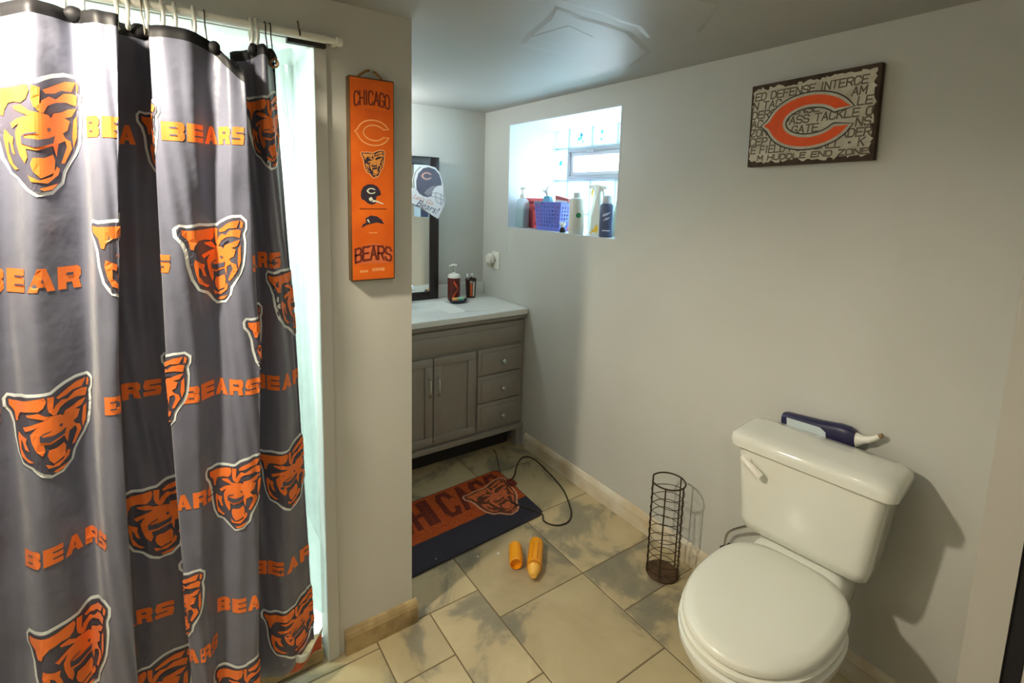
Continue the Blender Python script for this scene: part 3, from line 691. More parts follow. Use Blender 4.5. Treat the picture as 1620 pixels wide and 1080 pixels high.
for k, mi, of in ((-.05, 0, 0), (0.02, 1, .0002)):
    layer(mb, [[(cx + a * s, cz + b * s * 1.12) for a, b in c_logo(k)]], fn, F0 + of, mi)
obj('c_emblem', mb, [M_pale, M_boardO], bn, smooth=False)
mb = MB(); bear(mb, fn, bw / 2 + .002, bh - .245, .070, (0, 1, 2), .0002, None, F0); obj('bear_emblem', mb, [M_pale, M_navyink, M_tanink], bn, smooth=False)
def helmet_polys(cx, cz, s, flip=1):
    shell = [(-.5, -.1), (-.48, .15), (-.36, .36), (-.15, .47), (.1, .48), (.32, .38), (.45, .2), (.5, -.02), (.30, -.08), (.24, -.2), (.24, -.42), (.05, -.5), (-.16, -.44), (-.32, -.3), (-.46, -.24)]
    T = lambda p: [(cx + flip * a * s, cz + b * s) for a, b in p]
    ear = T([(-.10, -.18), (.02, -.12), (.10, -.24), (.0, -.34), (-.1, -.28)])
    guard = T([(.04, -.38), (.24, -.36), (.5, -.44), (.62, -.48), (.62, -.44), (.3, -.30), (.1, -.26)])
    return T(shell), ear, guard, T
sh, ear, gd, T = helmet_polys(bw / 2 - .006, bh - .335, .062)
mb = MB(); layer(mb, [sh], fn, F0, 0); layer(mb, [ear, gd], fn, F0 + .0003, 1); layer(mb, [T([(a * .22 + .02, b * .22 + .16) for a, b in c_logo()])], fn, F0 + .0003, 1)
obj('helmet_emblem', mb, [M_navyink, M_whiteink], bn, smooth=False)
mb = MB(); cx, cz = bw / 2, bh - .415
layer(mb, [[(cx + a, cz + b) for a, b in [(-.036, -.020), (-.032, -.010), (-.022, -.004), (-.024, .008), (-.008, .017), (.012, .014), (.026, .004), (.034, -.010), (.012, -.004), (-.008, -.008), (-.022, -.012)]]], fn, F0, 0)
layer(mb, [[(cx + a, cz + b) for a, b in [(-.020, .004), (-.014, -.004), (-.010, -.006), (-.015, .006)]]], fn, F0 + .0003, 1)
obj('cap_emblem', mb, [M_navyink, M_whiteink], bn, smooth=False)
def dash(x0, x1, z, h, mi, n):
    mb = MB(); [layer(mb, [[(x0 + (x1 - x0) * q / n, z), (x0 + (x1 - x0) * (q + .7) / n, z), (x0 + (x1 - x0) * (q + .75) / n, z + h), (x0 + (x1 - x0) * (q + .05) / n, z + h)]], fn, F0, mi) for q in range(n)]
    obj('small_print', mb, [M_maroon, M_pale], bn, smooth=False, kind='stuff')
dash(.028, .112, bh - .380, .0030, 0, 22); dash(.056, .082, bh - .452, .0035, 1, 6); dash(.057, .080, bh - .492, .0045, 0, 5); dash(.026, .052, .026, .007, 1, 5); dash(.064, .104, .028, .010, 1, 7)
mb = MB(); xm = (bx0 + bx1) / 2
pts = [(xm - .040, by - .013, bz1 - .004), (xm - .030, by - .012, bz1 + .008), (xm - .010, by - .009, bz1 + .022), (xm + .004, by - .007, bz1 + .025), (xm + .016, by - .009, bz1 + .021), (xm + .032, by - .012, bz1 + .006), (xm + .038, by - .013, bz1 - .004)]
mb.tube(pts, .0036, 8); obj('rope', mb, M_rope, bn)
mb = MB(); mb.lathe([(.0, 0), (.004, 0), (.004, .004), (.0015, .005), (.0015, .016)], (xm + .003, by - .016, bz1 + .023), 10, axis=(0, 1, 0)); obj('nail', mb, M_chrome, bn)

# ================================================================== plaque with the C on the right wall
sy0, sy1, sz0, sz1 = 0.650, 1.038, 1.648, 1.926
tilt = math.radians(-1.2)
pq = thing('wall_plaque', 'distressed cream wooden plaque with orange C and football words on right wall', 'wall sign', (A_, (sy0 + sy1) / 2, sz0))
pw, ph = sy1 - sy0, sz1 - sz0
Rm = Matrix.Rotation(tilt, 3, 'X'); cq = Vector((A_, (sy0 + sy1) / 2, (sz0 + sz1) / 2))
def fnp(a, b, h): return cq + Rm @ Vector((-0.024 - h, pw / 2 - a, b - ph / 2))
mb = MB(); mb.prism([(0, 0), (pw, 0), (pw, ph), (0, ph)], lambda a, b, h: fnp(a, b, -h), 0.0235); obj('board', mb, M_signedge, pq, smooth=False)
# painted field with ragged, burnt border showing round it
rg = random.Random(5); edge = []
def rag(x0, y0, x1, y1, n, amp):
    for q in range(n):
        f = q / n; edge.append((x0 + (x1 - x0) * f + rg.uniform(-amp, amp), y0 + (y1 - y0) * f + rg.uniform(-amp, amp)))
rag(.012, .014, pw - .010, .013, 44, .006); rag(pw - .010, .014, pw - .012, ph - .016, 30, .006); rag(pw - .012, ph - .016, .010, ph - .014, 44, .007); rag(.006, ph - .02, .005, .02, 24, .003)
mb = MB(); layer(mb, [edge], fnp, .0005, 0); obj('painted_field', mb, M_sign, pq, smooth=False)
mb = MB()
def put(text, x, y, h=.0235, w=.0165, sw=.0042):
    q, _ = strokes(text, x, y, w, h, sw, .30, .10); layer(mb, q, fnp, .0009, 0)
rowsz = [ph - .052 - i * .0305 for i in range(8)]
put('ED DEFENSE INTERCE', .014, rowsz[0], .0235, .0158); put('N TAC', .008, rowsz[1]); put('AM', pw - .072, rowsz[1]); put('DERS', .006, rowsz[2]); put('ENSE', .146, rowsz[2] - .002); put('LE', pw - .054, rowsz[2])
put('AC', .006, rowsz[3]); put('PASS TACKLE O', .116, rowsz[3] - .002); put('ZON', .004, rowsz[4]); put('GATE', .146, rowsz[4] - .003); put('NS', pw - .054, rowsz[4]); put('CEPTI', .004, rowsz[5]); put('ADER', pw - .094, rowsz[5])
put('E FIELD FOOTBALL * K', .010, rowsz[6] + .002, .0235, .0150); put('M HUDDLE END ZONE', .036, rowsz[7] + .008, .016)
obj('lettering', mb, M_signink, pq, smooth=False)
mb = MB(); s = .124; cx, cy_ = pw * .505, ph * .49
for k, mi, of in ((-.105, 1, .0014), (-.07, 2, .0018), (-.0, 0, .0022)):
    layer(mb, [[(cx + a * s, cy_ + b * s * .98) for a, b in c_logo(k)]], fnp, of, mi)
obj('c_emblem', mb, [M_signO, M_signG, M_sign], pq, smooth=False)

# ================================================================== vanity
VF = 2.352; VZ = 0.868; VX0, VX1 = 0.672, A_ - 0.004
va = thing('vanity_cabinet', 'grey brown vanity cabinet with shaker doors and three drawers', 'cabinet', ((VX0 + VX1) / 2, (VF + B_) / 2, 0))
BD = B_ - 0.002
ZT = VZ - .0345
mb = MB().box((VX0, VF + .020, .125), (VX1, VF + .034, ZT)); mb.box((VX0, VF + .034, .125), (VX0 + .016, BD, ZT)); mb.box((VX1 - .016, VF + .034, .125), (VX1, BD, ZT)); mb.box((VX0 + .016, VF + .034, .125), (VX1 - .016, BD, .141)); mb.box((VX0 + .016, BD - .008, .141), (VX1 - .016, BD, ZT))
obj('body', mb, M_vanity, va, smooth=False)
obj('bottom_rail', MB().box((VX0, VF - 0.004, 0.118), (VX1, VF + 0.03, 0.150), bev=.006), M_vanity, va)
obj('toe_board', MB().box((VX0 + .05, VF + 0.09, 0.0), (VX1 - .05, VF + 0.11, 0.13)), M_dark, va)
for x in (VX0 + .002, VX1 - .052):
    obj('foot', MB().loft([[(x + .012, VF + .012, 0), (x + .046, VF + .012, 0), (x + .046, VF + .05, 0), (x + .012, VF + .05, 0)], [(x, VF, .12), (x + .05, VF, .12), (x + .05, VF + .06, .12), (x, VF + .06, .12)]]), M_vanity, va, smooth=False)
def shaker(x0, x1, z0, z1, name, r=.045, step=.010):
    f = VF + 0.001
    m_ = MB(); m_.box((x0, f + step, z0), (x1, f + .019, z1))
    m_.box((x0, f, z0), (x1, f + step, z0 + r), bev=.002); m_.box((x0, f, z1 - r), (x1, f + step, z1), bev=.002)
    m_.box((x0, f, z0 + r), (x0 + r, f + step, z1 - r), bev=.002); m_.box((x1 - r, f, z0 + r), (x1, f + step, z1 - r), bev=.002)
    return obj(name, m_, M_vanity, va)
def slab(x0, x1, z0, z1, name, r=.022):
    f = VF + .001; m_ = MB()
    m_.box((x0, f + .006, z0), (x1, f + .019, z1), bev=.002); m_.box((x0 + r, f, z0 + r), (x1 - r, f + .008, z1 - r), bev=.003)
    return obj(name, m_, M_vanity, va)
slab(VX0 + .015, VX1 - .012, 0.672, 0.795, 'apron_panel', .03)
obj('top_moulding', MB().box((VX0, VF - .002, .806), (VX1, VF + .022, .826), bev=.004), M_vanity, va)
def bar_handle(x, z0, z1, par):
    m_ = MB(); m_.tube([(x, VF + .002, z0), (x, VF - .022, z0 + .003), (x, VF - .026, z0 + .012), (x, VF - .026, z1 - .012), (x, VF - .022, z1 - .003), (x, VF + .002, z1)], .0055, 10)
    obj('bar_handle', m_, M_chrome, par)
def knob(x, z, par):
    m_ = MB(); m_.lathe([(.006, 0), (.005, .012), (.013, .020), (.015, .027), (.010, .034), (.0, .035)], (x, VF + .002, z), 12, axis=(0, -1, 0)); obj('knob', m_, M_chrome, par)
dl = shaker(0.905, 1.155, .165, .652, 'cabinet_door'); dr = shaker(1.161, 1.418, .165, .652, 'cabinet_door')
bar_handle(1.130, .445, .545, dl); bar_handle(1.182, .445, .545, dr)
for z0, z1 in ((.165, .325), (.331, .491), (.497, .652)):
    d_ = slab(1.440, VX1 - .022, z0, z1, 'drawer'); knob(1.600, (z0 + z1) / 2 - .005, d_)
    d_ = slab(VX0 + .02, .890, z0, z1, 'drawer'); knob(.785, (z0 + z1) / 2 - .005, d_)

ct = thing('vanity_worktop', 'white marble vanity worktop with a sunken rectangular basin', 'worktop', ((VX0 + VX1) / 2, (VF + B_) / 2, VZ - .034))
X0, X1, Y0, Y1 = VX0 - .004, A_ - .002, VF - 0.022, BD
def rr(x0, x1, y0, y1, r, z, n=6):
    out = []
    for cx, cy, a0 in ((x1 - r, y1 - r, 0), (x0 + r, y1 - r, PI / 2), (x0 + r, y0 + r, PI), (x1 - r, y0 + r, 1.5 * PI)):
        out += [(cx + r * math.cos(a0 + q * PI / 2 / n), cy + r * math.sin(a0 + q * PI / 2 / n), z) for q in range(n + 1)]
    return out
rings = [rr(X0, X1, Y0, Y1, .012, VZ - .034), rr(X0, X1, Y0, Y1, .012, VZ - .006), rr(X0 + .005, X1 - .005, Y0 + .005, Y1 - .005, .012, VZ),
         rr(.90, 1.405, 2.425, 2.76, .03, VZ), rr(.905, 1.400, 2.430, 2.755, .03, VZ - .004), rr(.96, 1.30, 2.47, 2.72, .04, VZ - .075), rr(.98, 1.27, 2.49, 2.70, .05, VZ - .095)]
mb = MB(); mb.loft(rings, cap0=True, cap1=True); obj('top_slab', mb, M_counter, ct, angle=35)
obj('backsplash', MB().box((X0, BD - .02, VZ), (X1, BD, VZ + .085), bev=.004), M_counter, ct)
fa = thing('basin_faucet', 'chrome basin faucet at the left end of the worktop', 'faucet', (1.185, 2.79, VZ))
obj('faucet_base', MB().lathe([(.026, 0), (.026, .008), (.018, .014), (.016, .07)], (1.185, 2.79, VZ), 20), M_chrome, fa)
obj('spout', MB().tube([(1.185, 2.79, VZ + .06), (1.185, 2.785, VZ + .10), (1.185, 2.75, VZ + .125), (1.185, 2.69, VZ + .115), (1.185, 2.68, VZ + .095)], .011, 12), M_chrome, fa)
obj('lever', MB().box((1.175, 2.79, VZ + .10), (1.195, 2.83, VZ + .116), bev=.004), M_chrome, fa)

# ================================================================== mirror and helmet sign
mi = thing('wall_mirror', 'tall mirror in a black brown frame standing behind the basin', 'mirror', (1.09, 2.825, VZ))
mx0, mx1, mz0, mz1, my = 0.76, 1.418, VZ + .001, 1.742, 2.818
for nm, lo, hi in (('frame_side', (mx0, mz0), (mx0 + .058, mz1)), ('frame_side', (mx1 - .058, mz0), (mx1, mz1)), ('frame_bottom', (mx0 + .058, mz0), (mx1 - .058, mz0 + .05)), ('frame_top', (mx0 + .058, mz1 - .05), (mx1 - .058, mz1))):
    obj(nm, MB().box((lo[0], my, lo[1]), (hi[0], my + .0215, hi[1]), bev=.003), M_mframe, mi)
obj('mirror_glass', MB().box((mx0 + .05, my + .010, mz0 + .04), (mx1 - .05, my + .014, mz1 - .04)), M_mirror, mi, smooth=False)
hs = thing('helmet_cutout', "white helmet shaped cutout reading Let's Go Bears! hooked on the mirror frame", 'wall sign', (1.35, 2.808, 1.37))
fh = planar((1.342, my - .002, 1.535), (1, 0, 0), (0, 0, 1), (0, -1, 0))
out = [(-.085, .02), (-.090, .07), (-.075, .115), (-.045, .145), (.0, .155), (.045, .145), (.075, .115), (.092, .07), (.100, .03), (.102, -.02), (.114, -.035), (.110, -.08), (.085, -.125), (.066, -.165), (.03, -.145), (-.03, -.105), (-.12, -.065), (-.115, .02)]
mb = MB(); mb.prism(out, fh, .006); obj('cutout_panel', mb, mat('white_cutout_paint', (236, 238, 240), 0.5, 0.02), hs, smooth=False)
sh = [(-.078, .01), (-.080, .06), (-.066, .105), (-.036, .136), (.0, .145), (.042, .134), (.070, .106), (.086, .062), (.088, .040), (.060, .036), (.040, .022), (.026, .0), (.020, -.026), (-.006, -.034), (-.034, -.028), (-.060, -.014)]
mb = MB(); layer(mb, [sh], fh, .0065, 0); layer(mb, [[(-.03, -.01), (-.01, .012), (.02, .032), (.055, .036), (.034, .018), (.018, -.018), (-.005, -.026)]], fh, .0069, 1)
obj('helmet_print', mb, [mat('grey_navy_ink', (98, 98, 116), 0.5, 0.05), mat('mid_grey_ink', (150, 150, 160), 0.5)], hs, smooth=False)
mb = MB(); layer(mb, [[(-.012 + a * .034, .092 + b * .034) for a, b in c_logo()]], fh, .0069, 0); obj('c_emblem', mb, mat('peach_ink', (222, 176, 160), 0.5), hs, smooth=False)
mb = MB()
for pl in ([(.02, -.01), (.05, -.005), (.09, -.018), (.105, -.03)], [(.015, -.03), (.045, -.03), (.085, -.045), (.103, -.05)], [(.05, -.005), (.045, -.03), (.055, -.06), (.085, -.078), (.100, -.06), (.105, -.03)], [(.085, -.018), (.082, -.045), (.085, -.078)]):
    mb.tube([fh(a, b, .007) for a, b in pl], .0016, 6)
obj('face_guard_print', mb, MATS['mid_grey_ink'], hs)
def font_print(text, size, fnm, x, y, shear, M, par, off, rot=0.0):
    cu = bpy.data.curves.new('lettering', 'FONT'); cu.body = text; cu.size = size; cu.shear = shear; cu.fill_mode = 'FRONT' if hasattr(cu, 'fill_mode') else 'BOTH'
    cu.resolution_u = 3
    to = bpy.data.objects.new('tmp_text', cu); C.objects.link(to)
    dg = bpy.context.evaluated_depsgraph_get(); me = bpy.data.meshes.new_from_object(to.evaluated_get(dg))
    c_, s_ = math.cos(rot), math.sin(rot); m_ = MB()
    m_.add([fnm(x + v.co.x * c_ - v.co.y * s_, y + v.co.x * s_ + v.co.y * c_, off) for v in me.vertices], [tuple(p.vertices) for p in me.polygons])
    bpy.data.objects.remove(to, do_unlink=True); bpy.data.curves.remove(cu); bpy.data.meshes.remove(me)
    return obj('lettering', m_, M, par, smooth=False)
font_print("Let's Go", .040, fh, -.104, -.040, .35, mat('faded_orange_ink', (226, 158, 136), 0.5), hs, .0068, -.32)
font_print('Bears!', .060, fh, -.086, -.082, .40, MATS['grey_navy_ink'], hs, .0068, -.36)

# ================================================================== things on the worktop
def soap_dispenser():
    c = (1.488, 2.745, VZ); t_ = thing('soap_dispenser', 'maroon soap dispenser with white top and chrome pump on worktop', 'soap dispenser', c)
    obj('bottle', MB().lathe([(.0, 0), (.036, 0), (.039, .006), (.039, .140), (.037, .143)], c, 28), mat('maroon_ceramic', (112, 44, 30), 0.3, 0.25, 30, col2=(86, 30, 26)), t_)
    m_ = MB()
    for (a0, z0, a1, z1, mi_) in ((4.0, .02, 4.9, .075, 0), (4.9, .075, 4.2, .12, 0), (4.55, .055, 4.75, .085, 1)):
        n = 8; vv = []
        for q in range(n + 1):
            a = a0 + (a1 - a0) * q / n; z = z0 + (z1 - z0) * q / n
            for dz in (-.009, .009): vv.append((c[0] + 0.0396 * math.cos(a), c[1] + 0.0396 * math.sin(a), c[2] + z + dz))
        m_.add(vv, [(2 * q, 2 * q + 2, 2 * q + 3, 2 * q + 1) for q in range(n)], mi_)
    obj('label_print', m_, [mat('bright_orange_glaze', (232, 92, 50), 0.35), mat('violet_glaze', (58, 30, 84), 0.35)], t_)
    obj('collar', MB().lathe([(.039, .141), (.039, .153), (.032, .162), (.012, .166), (.010, .174)], c, 28), M_plast, t_)
    pu = obj('pump', MB().cyl((c[0], c[1], VZ + .170), (c[0], c[1], VZ + .216), .005), M_chrome, t_)
    obj('pump_head', MB().tube([(c[0] + .014, c[1] - .003, VZ + .216), (c[0] - .012, c[1], VZ + .220), (c[0] - .032, c[1] + .004, VZ + .212)], [.008, .007, .004], 10), M_plast, pu)
soap_dispenser()
c = (1.622, 2.765, VZ); t_ = thing('toothbrush_cup', 'brown and orange striped tumbler holding toothbrushes beside soap dispenser', 'cup', c)
obj('tumbler', MB().lathe([(.0, 0), (.030, 0), (.036, .118), (.037, .122), (.033, .122), (.028, .01), (.0, .01)], c, 26, cap1=False), mat('brown_tumbler', (62, 44, 36), 0.3, 0.1, 30), t_)
for a0, a1, M, z0, z1 in ((4.05, 4.5, mat('tumbler_orange', (206, 96, 40), 0.35), .012, .095), (4.62, 4.95, mat('tumbler_white', (224, 220, 208), 0.35), .012, .105), (4.0, 4.5, mat('tumbler_grey', (170, 160, 150), 0.35), .097, .112)):
    n = 5; vv = []
    for q in range(n + 1):
        a = a0 + (a1 - a0) * q / n
        for z in (z0, z1): r_ = .0304 + .006 * z / .118; vv.append((c[0] + r_ * math.cos(a), c[1] + r_ * math.sin(a), c[2] + z))
    obj('stripe', MB().add(vv, [(2 * q, 2 * q + 2, 2 * q + 3, 2 * q + 1) for q in range(n)]), M, t_)
for dx, dy_, M, lb in ((-.030, .0, M_plast, 'white toothbrush leaning left in the striped tumbler'), (.012, .012, M_dark, 'dark toothbrush standing upright in the striped tumbler')):
    p0 = Vector((c[0] - dx * .5, c[1], VZ + .012)); p1 = Vector((c[0] + dx, c[1] + dy_, VZ + .145))
    tb = thing('toothbrush', lb, 'toothbrush', p0, 'toothbrushes in the tumbler')
    obj('handle', MB().tube([p0, p0.lerp(p1, .5), p0.lerp(p1, .9), p1], [.004, .0045, .003, .003], 8), M, tb)
    obj('brush_head', MB().box(tuple(p1 + Vector((-.004, -.012, -.010))), tuple(p1 + Vector((.004, .002, .010))), bev=.002), M_wprint, tb)
c = (1.470, 2.655, VZ); t_ = thing('soap_dish', 'dark navy oval soap dish in front of the soap dispenser', 'soap dish', c)
obj('dish', MB().lathe([(.0, 0), (.040, 0), (.058, .010), (.060, .020), (.055, .020), (.042, .008), (.0, .008)], c, 30, sx=1.0, sy=.66, cap1=False), mat('navy_ceramic', (38, 42, 58), 0.25), t_)
for dx, M, lb, w in ((-.022, mat('peach_soap', (242, 176, 96), 0.4), 'small orange soap bar in the navy dish', .016), (.014, mat('mint_soap', (146, 206, 176), 0.4), 'pale mint soap bar in the navy dish', .022)):
    tag(obj('soap_bar', MB().box((c[0] + dx - w, c[1] - .016, VZ + .0085), (c[0] + dx + w, c[1] + .016, VZ + .032), bev=.008, seg=3), M), lb, 'soap', 'soap bars in the dish')

# ================================================================== outlet and plug-in
t_ = thing('wall_outlet', 'white outlet plate on the right wall above the worktop', 'outlet', (A_, 2.700, 1.055))
obj('cover_plate', MB().box((A_ - .006, 2.655, 1.050), (A_ - .0005, 2.745, 1.165), bev=.003), M_plast, t_)
for z in (1.085, 1.13):
    obj('socket', MB().box((A_ - .008, 2.683, z - .014), (A_ - .0055, 2.717, z + .014), bev=.001), M_plast, t_)
t_ = thing('plug_in_freshener', 'round white plug-in air freshener on the outlet', 'air freshener', (A_ - .03, 2.728, 1.10))
obj('housing', MB().lathe([(.0, 0), (.026, .0), (.034, .010), (.036, .024), (.028, .038), (.0, .042)], (A_ - .0085, 2.725, 1.118), 24, axis=(-1, 0, 0)), M_plast, t_)
obj('refill', MB().lathe([(.0, 0), (.015, 0), (.018, .012), (.018, .036), (.0, .038)], (A_ - .030, 2.725, 1.066), 18), sheer('cream_refill', (232, 226, 206), 0.3), t_)
tag(obj('hanging_string', MB().tube([(A_ - .004, 2.545, WZ0 + .004), (A_ - .006, 2.56, WZ0 - .02), (A_ - .005, 2.572, WZ0 - .07), (A_ - .005, 2.570, WZ0 - .12), (A_ - .005, 2.585, WZ0 - .155)], .0015, 6), M_wprint), 'thin white string hanging from the left end of the window sill', 'string')

# ================================================================== toiletries on the window sill
SZ = WZ0 + .0015
M_clear = sheer('clear_bottle_plastic', (232, 240, 242), 0.55, 0.1, 0.6)
def pump_bottle(c, label):
    t_ = thing('pump_bottle', label, 'bottle', c)
    sq = lambda w, d, z, r=.012: [(c[0] + p[0], c[1] + p[1], c[2] + z) for p in rr(-d, d, -w, w, r, 0)]
    obj('bottle_shell', MB().loft([sq(.038, .024, 0), sq(.042, .026, .006), sq(.042, .026, .150), sq(.034, .02, .168), sq(.014, .014, .178, .010)]), M_clear, t_)
    obj('liquid', MB().loft([sq(.039, .0235, .004), sq(.039, .0235, .120)]), mat('aqua_gel', (150, 208, 214), 0.3, 0.1, 8, col2=(206, 224, 224)), t_)
    obj('neck_cap', MB().lathe([(.015, .176), (.016, .180), (.016, .196), (.010, .202), (.0055, .205), (.0055, .232)], c, 18), M_plast, t_)
    obj('pump_head', MB().tube([(c[0], c[1] + .016, c[2] + .236), (c[0], c[1] - .006, c[2] + .240), (c[0] - .002, c[1] - .032, c[2] + .234)], [.008, .0075, .005], 10), M_plast, t_)
pump_bottle((1.822, 2.500, SZ), 'clear pump bottle of aqua gel at the left end of sill')
c = (1.885, 2.450, SZ); t_ = thing('red_packet', 'coral red box standing behind the aqua pump bottle', 'box', c)
obj('carton', MB().box((c[0] - .02, c[1] - .085, SZ), (c[0] + .02, c[1] + .085, SZ + .180), bev=.003), mat('coral_card', (236, 104, 108), 0.5, 0.06, 10), t_)
fnr = planar((c[0] - .02, c[1] + .07, SZ), (0, -1, 0), (0, 0, 1), (-1, 0, 0))
mb = MB(); layer(mb, [[(.075, .11), (.13, .105), (.13, .125), (.075, .13)], [(.09, .02), (.105, .02), (.105, .035), (.09, .035)], [(.015, .145), (.13, .15), (.13, .165), (.015, .16)]], fnr, .0006, 0)
obj('box_print', mb, mat('dark_red_ink', (178, 60, 70), 0.5), t_, smooth=False, kind='stuff')

def basket(c):
    t_ = thing('plastic_basket', 'violet blue perforated plastic basket on the window sill', 'basket', c)
    hw, hd, h = .118, .055, .158
    M_b = mat('violet_blue_plastic', (112, 122, 214), 0.4, 0.05, 10)
    def wall(p0, p1, q0, q1, n, rows):
        # strip grid with real holes: p bottom edge, q top edge
        m_ = MB(); P0, P1, Q0, Q1 = map(Vector, (p0, p1, q0, q1)); V = []; nx, nz = n * 2 + 1, rows * 2 + 1
        bxs = [0.0]; 
        for q in range(nx): bxs.append(bxs[-1] + (1.0 if q % 2 == 0 else .55))
        bzs = [0.0]
        for q in range(nz): bzs.append(bzs[-1] + ((2.2 if q in (0, nz - 1) else 1.0) if q % 2 == 0 else 1.1))
        for z in bzs:
            for x in bxs:
                f, g = x / bxs[-1], z / bzs[-1]; V.append(P0.lerp(P1, f).lerp(Q0.lerp(Q1, f), g))
        F = []
        for b in range(nz):
            for a in range(nx):
                if a % 2 and b % 2: continue
                i = b * (nx + 1) + a; F.append((i, i + 1, i + nx + 2, i + nx + 1))
        m_.add(V, F); o = obj('basket_side', m_, M_b, t_, smooth=False)
        sm_ = o.modifiers.new('thickness', 'SOLIDIFY'); sm_.thickness = .0022; sm_.offset = 0
    k = .86
    X_, Y_, z0 = c[0], c[1], c[2]
    B = [(X_ - hd * k, Y_ - hw * k, z0 + .002), (X_ - hd * k, Y_ + hw * k, z0 + .002), (X_ + hd * k, Y_ + hw * k, z0 + .002), (X_ + hd * k, Y_ - hw * k, z0 + .002)]
    Tp = [(X_ - hd, Y_ - hw, z0 + h), (X_ - hd, Y_ + hw, z0 + h), (X_ + hd, Y_ + hw, z0 + h), (X_ + hd, Y_ - hw, z0 + h)]
    for a, b, n in ((0, 1, 9), (1, 2, 5), (2, 3, 9), (3, 0, 5)): wall(B[a], B[b], Tp[a], Tp[b], n, 6)
    obj('basket_floor', MB().box((X_ - hd * k, Y_ - hw * k, z0), (X_ + hd * k, Y_ + hw * k, z0 + .003)), M_b, t_)
    obj('rim', MB().tube(Tp, .004, 8, closed=True), M_b, t_)
    obj('carry_grip', MB().box((X_ - hd - .008, Y_ + hw - .072, z0 + h - .012), (X_ - hd + .004, Y_ + hw - .002, z0 + h + .006), bev=.002), mat('slate_grip', (128, 132, 172), 0.4), t_)
basket((1.872, 2.255, SZ))
zb = SZ + .0035
t_ = thing('blue_pouch', 'pale blue pouch with white crumpled top standing in the basket', 'pouch', (1.872, 2.320, zb))
mb = MB().loft([[(1.872 + dx * k, 2.320 + dy * w, zb + z) for dx, dy in ((-.016, -1), (.016, -1), (.016, 1), (-.016, 1))] for k, w, z in ((1, .03, 0), (1.3, .034, .08), (1, .036, .15), (.5, .024, .19))]); obj('pouch_body', mb, mat('sky_blue_film', (112, 188, 216), 0.3, 0.1), t_)
mb = MB()
for dy, dz, tw in ((.014, .03, .01), (-.006, .055, -.012), (.0, .04, .0)):
    mb.tube([(1.872, 2.322 + dy * .3, zb + .185), (1.870 + tw, 2.325 + dy, zb + .195 + dz * .5), (1.868 - tw, 2.330 + dy * 1.8, zb + .195 + dz)], [.006, .010, .004], 7)
obj('crumpled_top', mb, M_wprint, t_)
t_ = thing('red_carton', 'flat dull red carton poking up out of the basket', 'box', (1.890, 2.205, zb))
obj('carton', MB().loft([[(1.880, 2.262, zb), (1.906, 2.262, zb), (1.906, 2.150, zb), (1.880, 2.150, zb)], [(1.880, 2.262, zb + .196), (1.906, 2.262, zb + .196), (1.906, 2.150, zb + .176), (1.880, 2.150, zb + .176)]]), mat('dull_red_card', (200, 108, 102), 0.5, 0.06), t_, smooth=False)
obj('carton_band', MB().loft([[(1.8795, 2.255, zb + .150), (1.8798, 2.255, zb + .150), (1.8798, 2.155, zb + .150), (1.8795, 2.155, zb + .150)], [(1.8792, 2.255, zb + .172), (1.8798, 2.255, zb + .172), (1.8798, 2.155, zb + .166), (1.8792, 2.155, zb + .166)]]), M_wprint, t_, smooth=False)
c = (1.800, 2.095, SZ); t_ = thing('small_figurine', 'tiny white and black knick-knack in front of the basket', 'ornament', c)
obj('base', MB().lathe([(.0, 0), (.016, 0), (.017, .012), (.009, .026), (.0, .028)], c, 14), M_dark, t_)
mb = MB()
for q in range(6): mb.tube([(c[0], c[1], SZ + .024), (c[0] + .010 * math.cos(q * 1.05), c[1] + .010 * math.sin(q * 1.05), SZ + .040), (c[0] + .018 * math.cos(q * 1.05), c[1] + .018 * math.sin(q * 1.05), SZ + .058)], [.003, .006, .002], 6)
obj('flower', mb, M_wprint, t_)
c = (1.812, 2.000, SZ); t_ = thing('lotion_bottle', 'white cylindrical bottle with a round green mark right of basket', 'bottle', c)
obj('body', MB().lathe([(.0, 0), (.038, 0), (.040, .004), (.040, .172), (.036, .184), (.020, .190)], c, 28), M_plast, t_)
obj('cap', MB().lathe([(.020, .188), (.021, .192), (.021, .214), (.018, .218), (.0, .218)], c, 20), M_wprint, t_)
mb = MB(); ca = math.atan2(-c[1], -c[0]) + .25
pol = [(math.cos(q * PI / 8) * .014, math.sin(q * PI / 8) * .014) for q in range(16)]
wrap = lambda a, b, h: Vector((c[0] + (.0402 + h) * math.cos(ca + a / .04), c[1] + (.0402 + h) * math.sin(ca + a / .04), SZ + .098 + b))
layer(mb, [pol], wrap, .0004, 0); obj('round_mark', mb, mat('leaf_green_ink', (60, 150, 96), 0.5), t_)
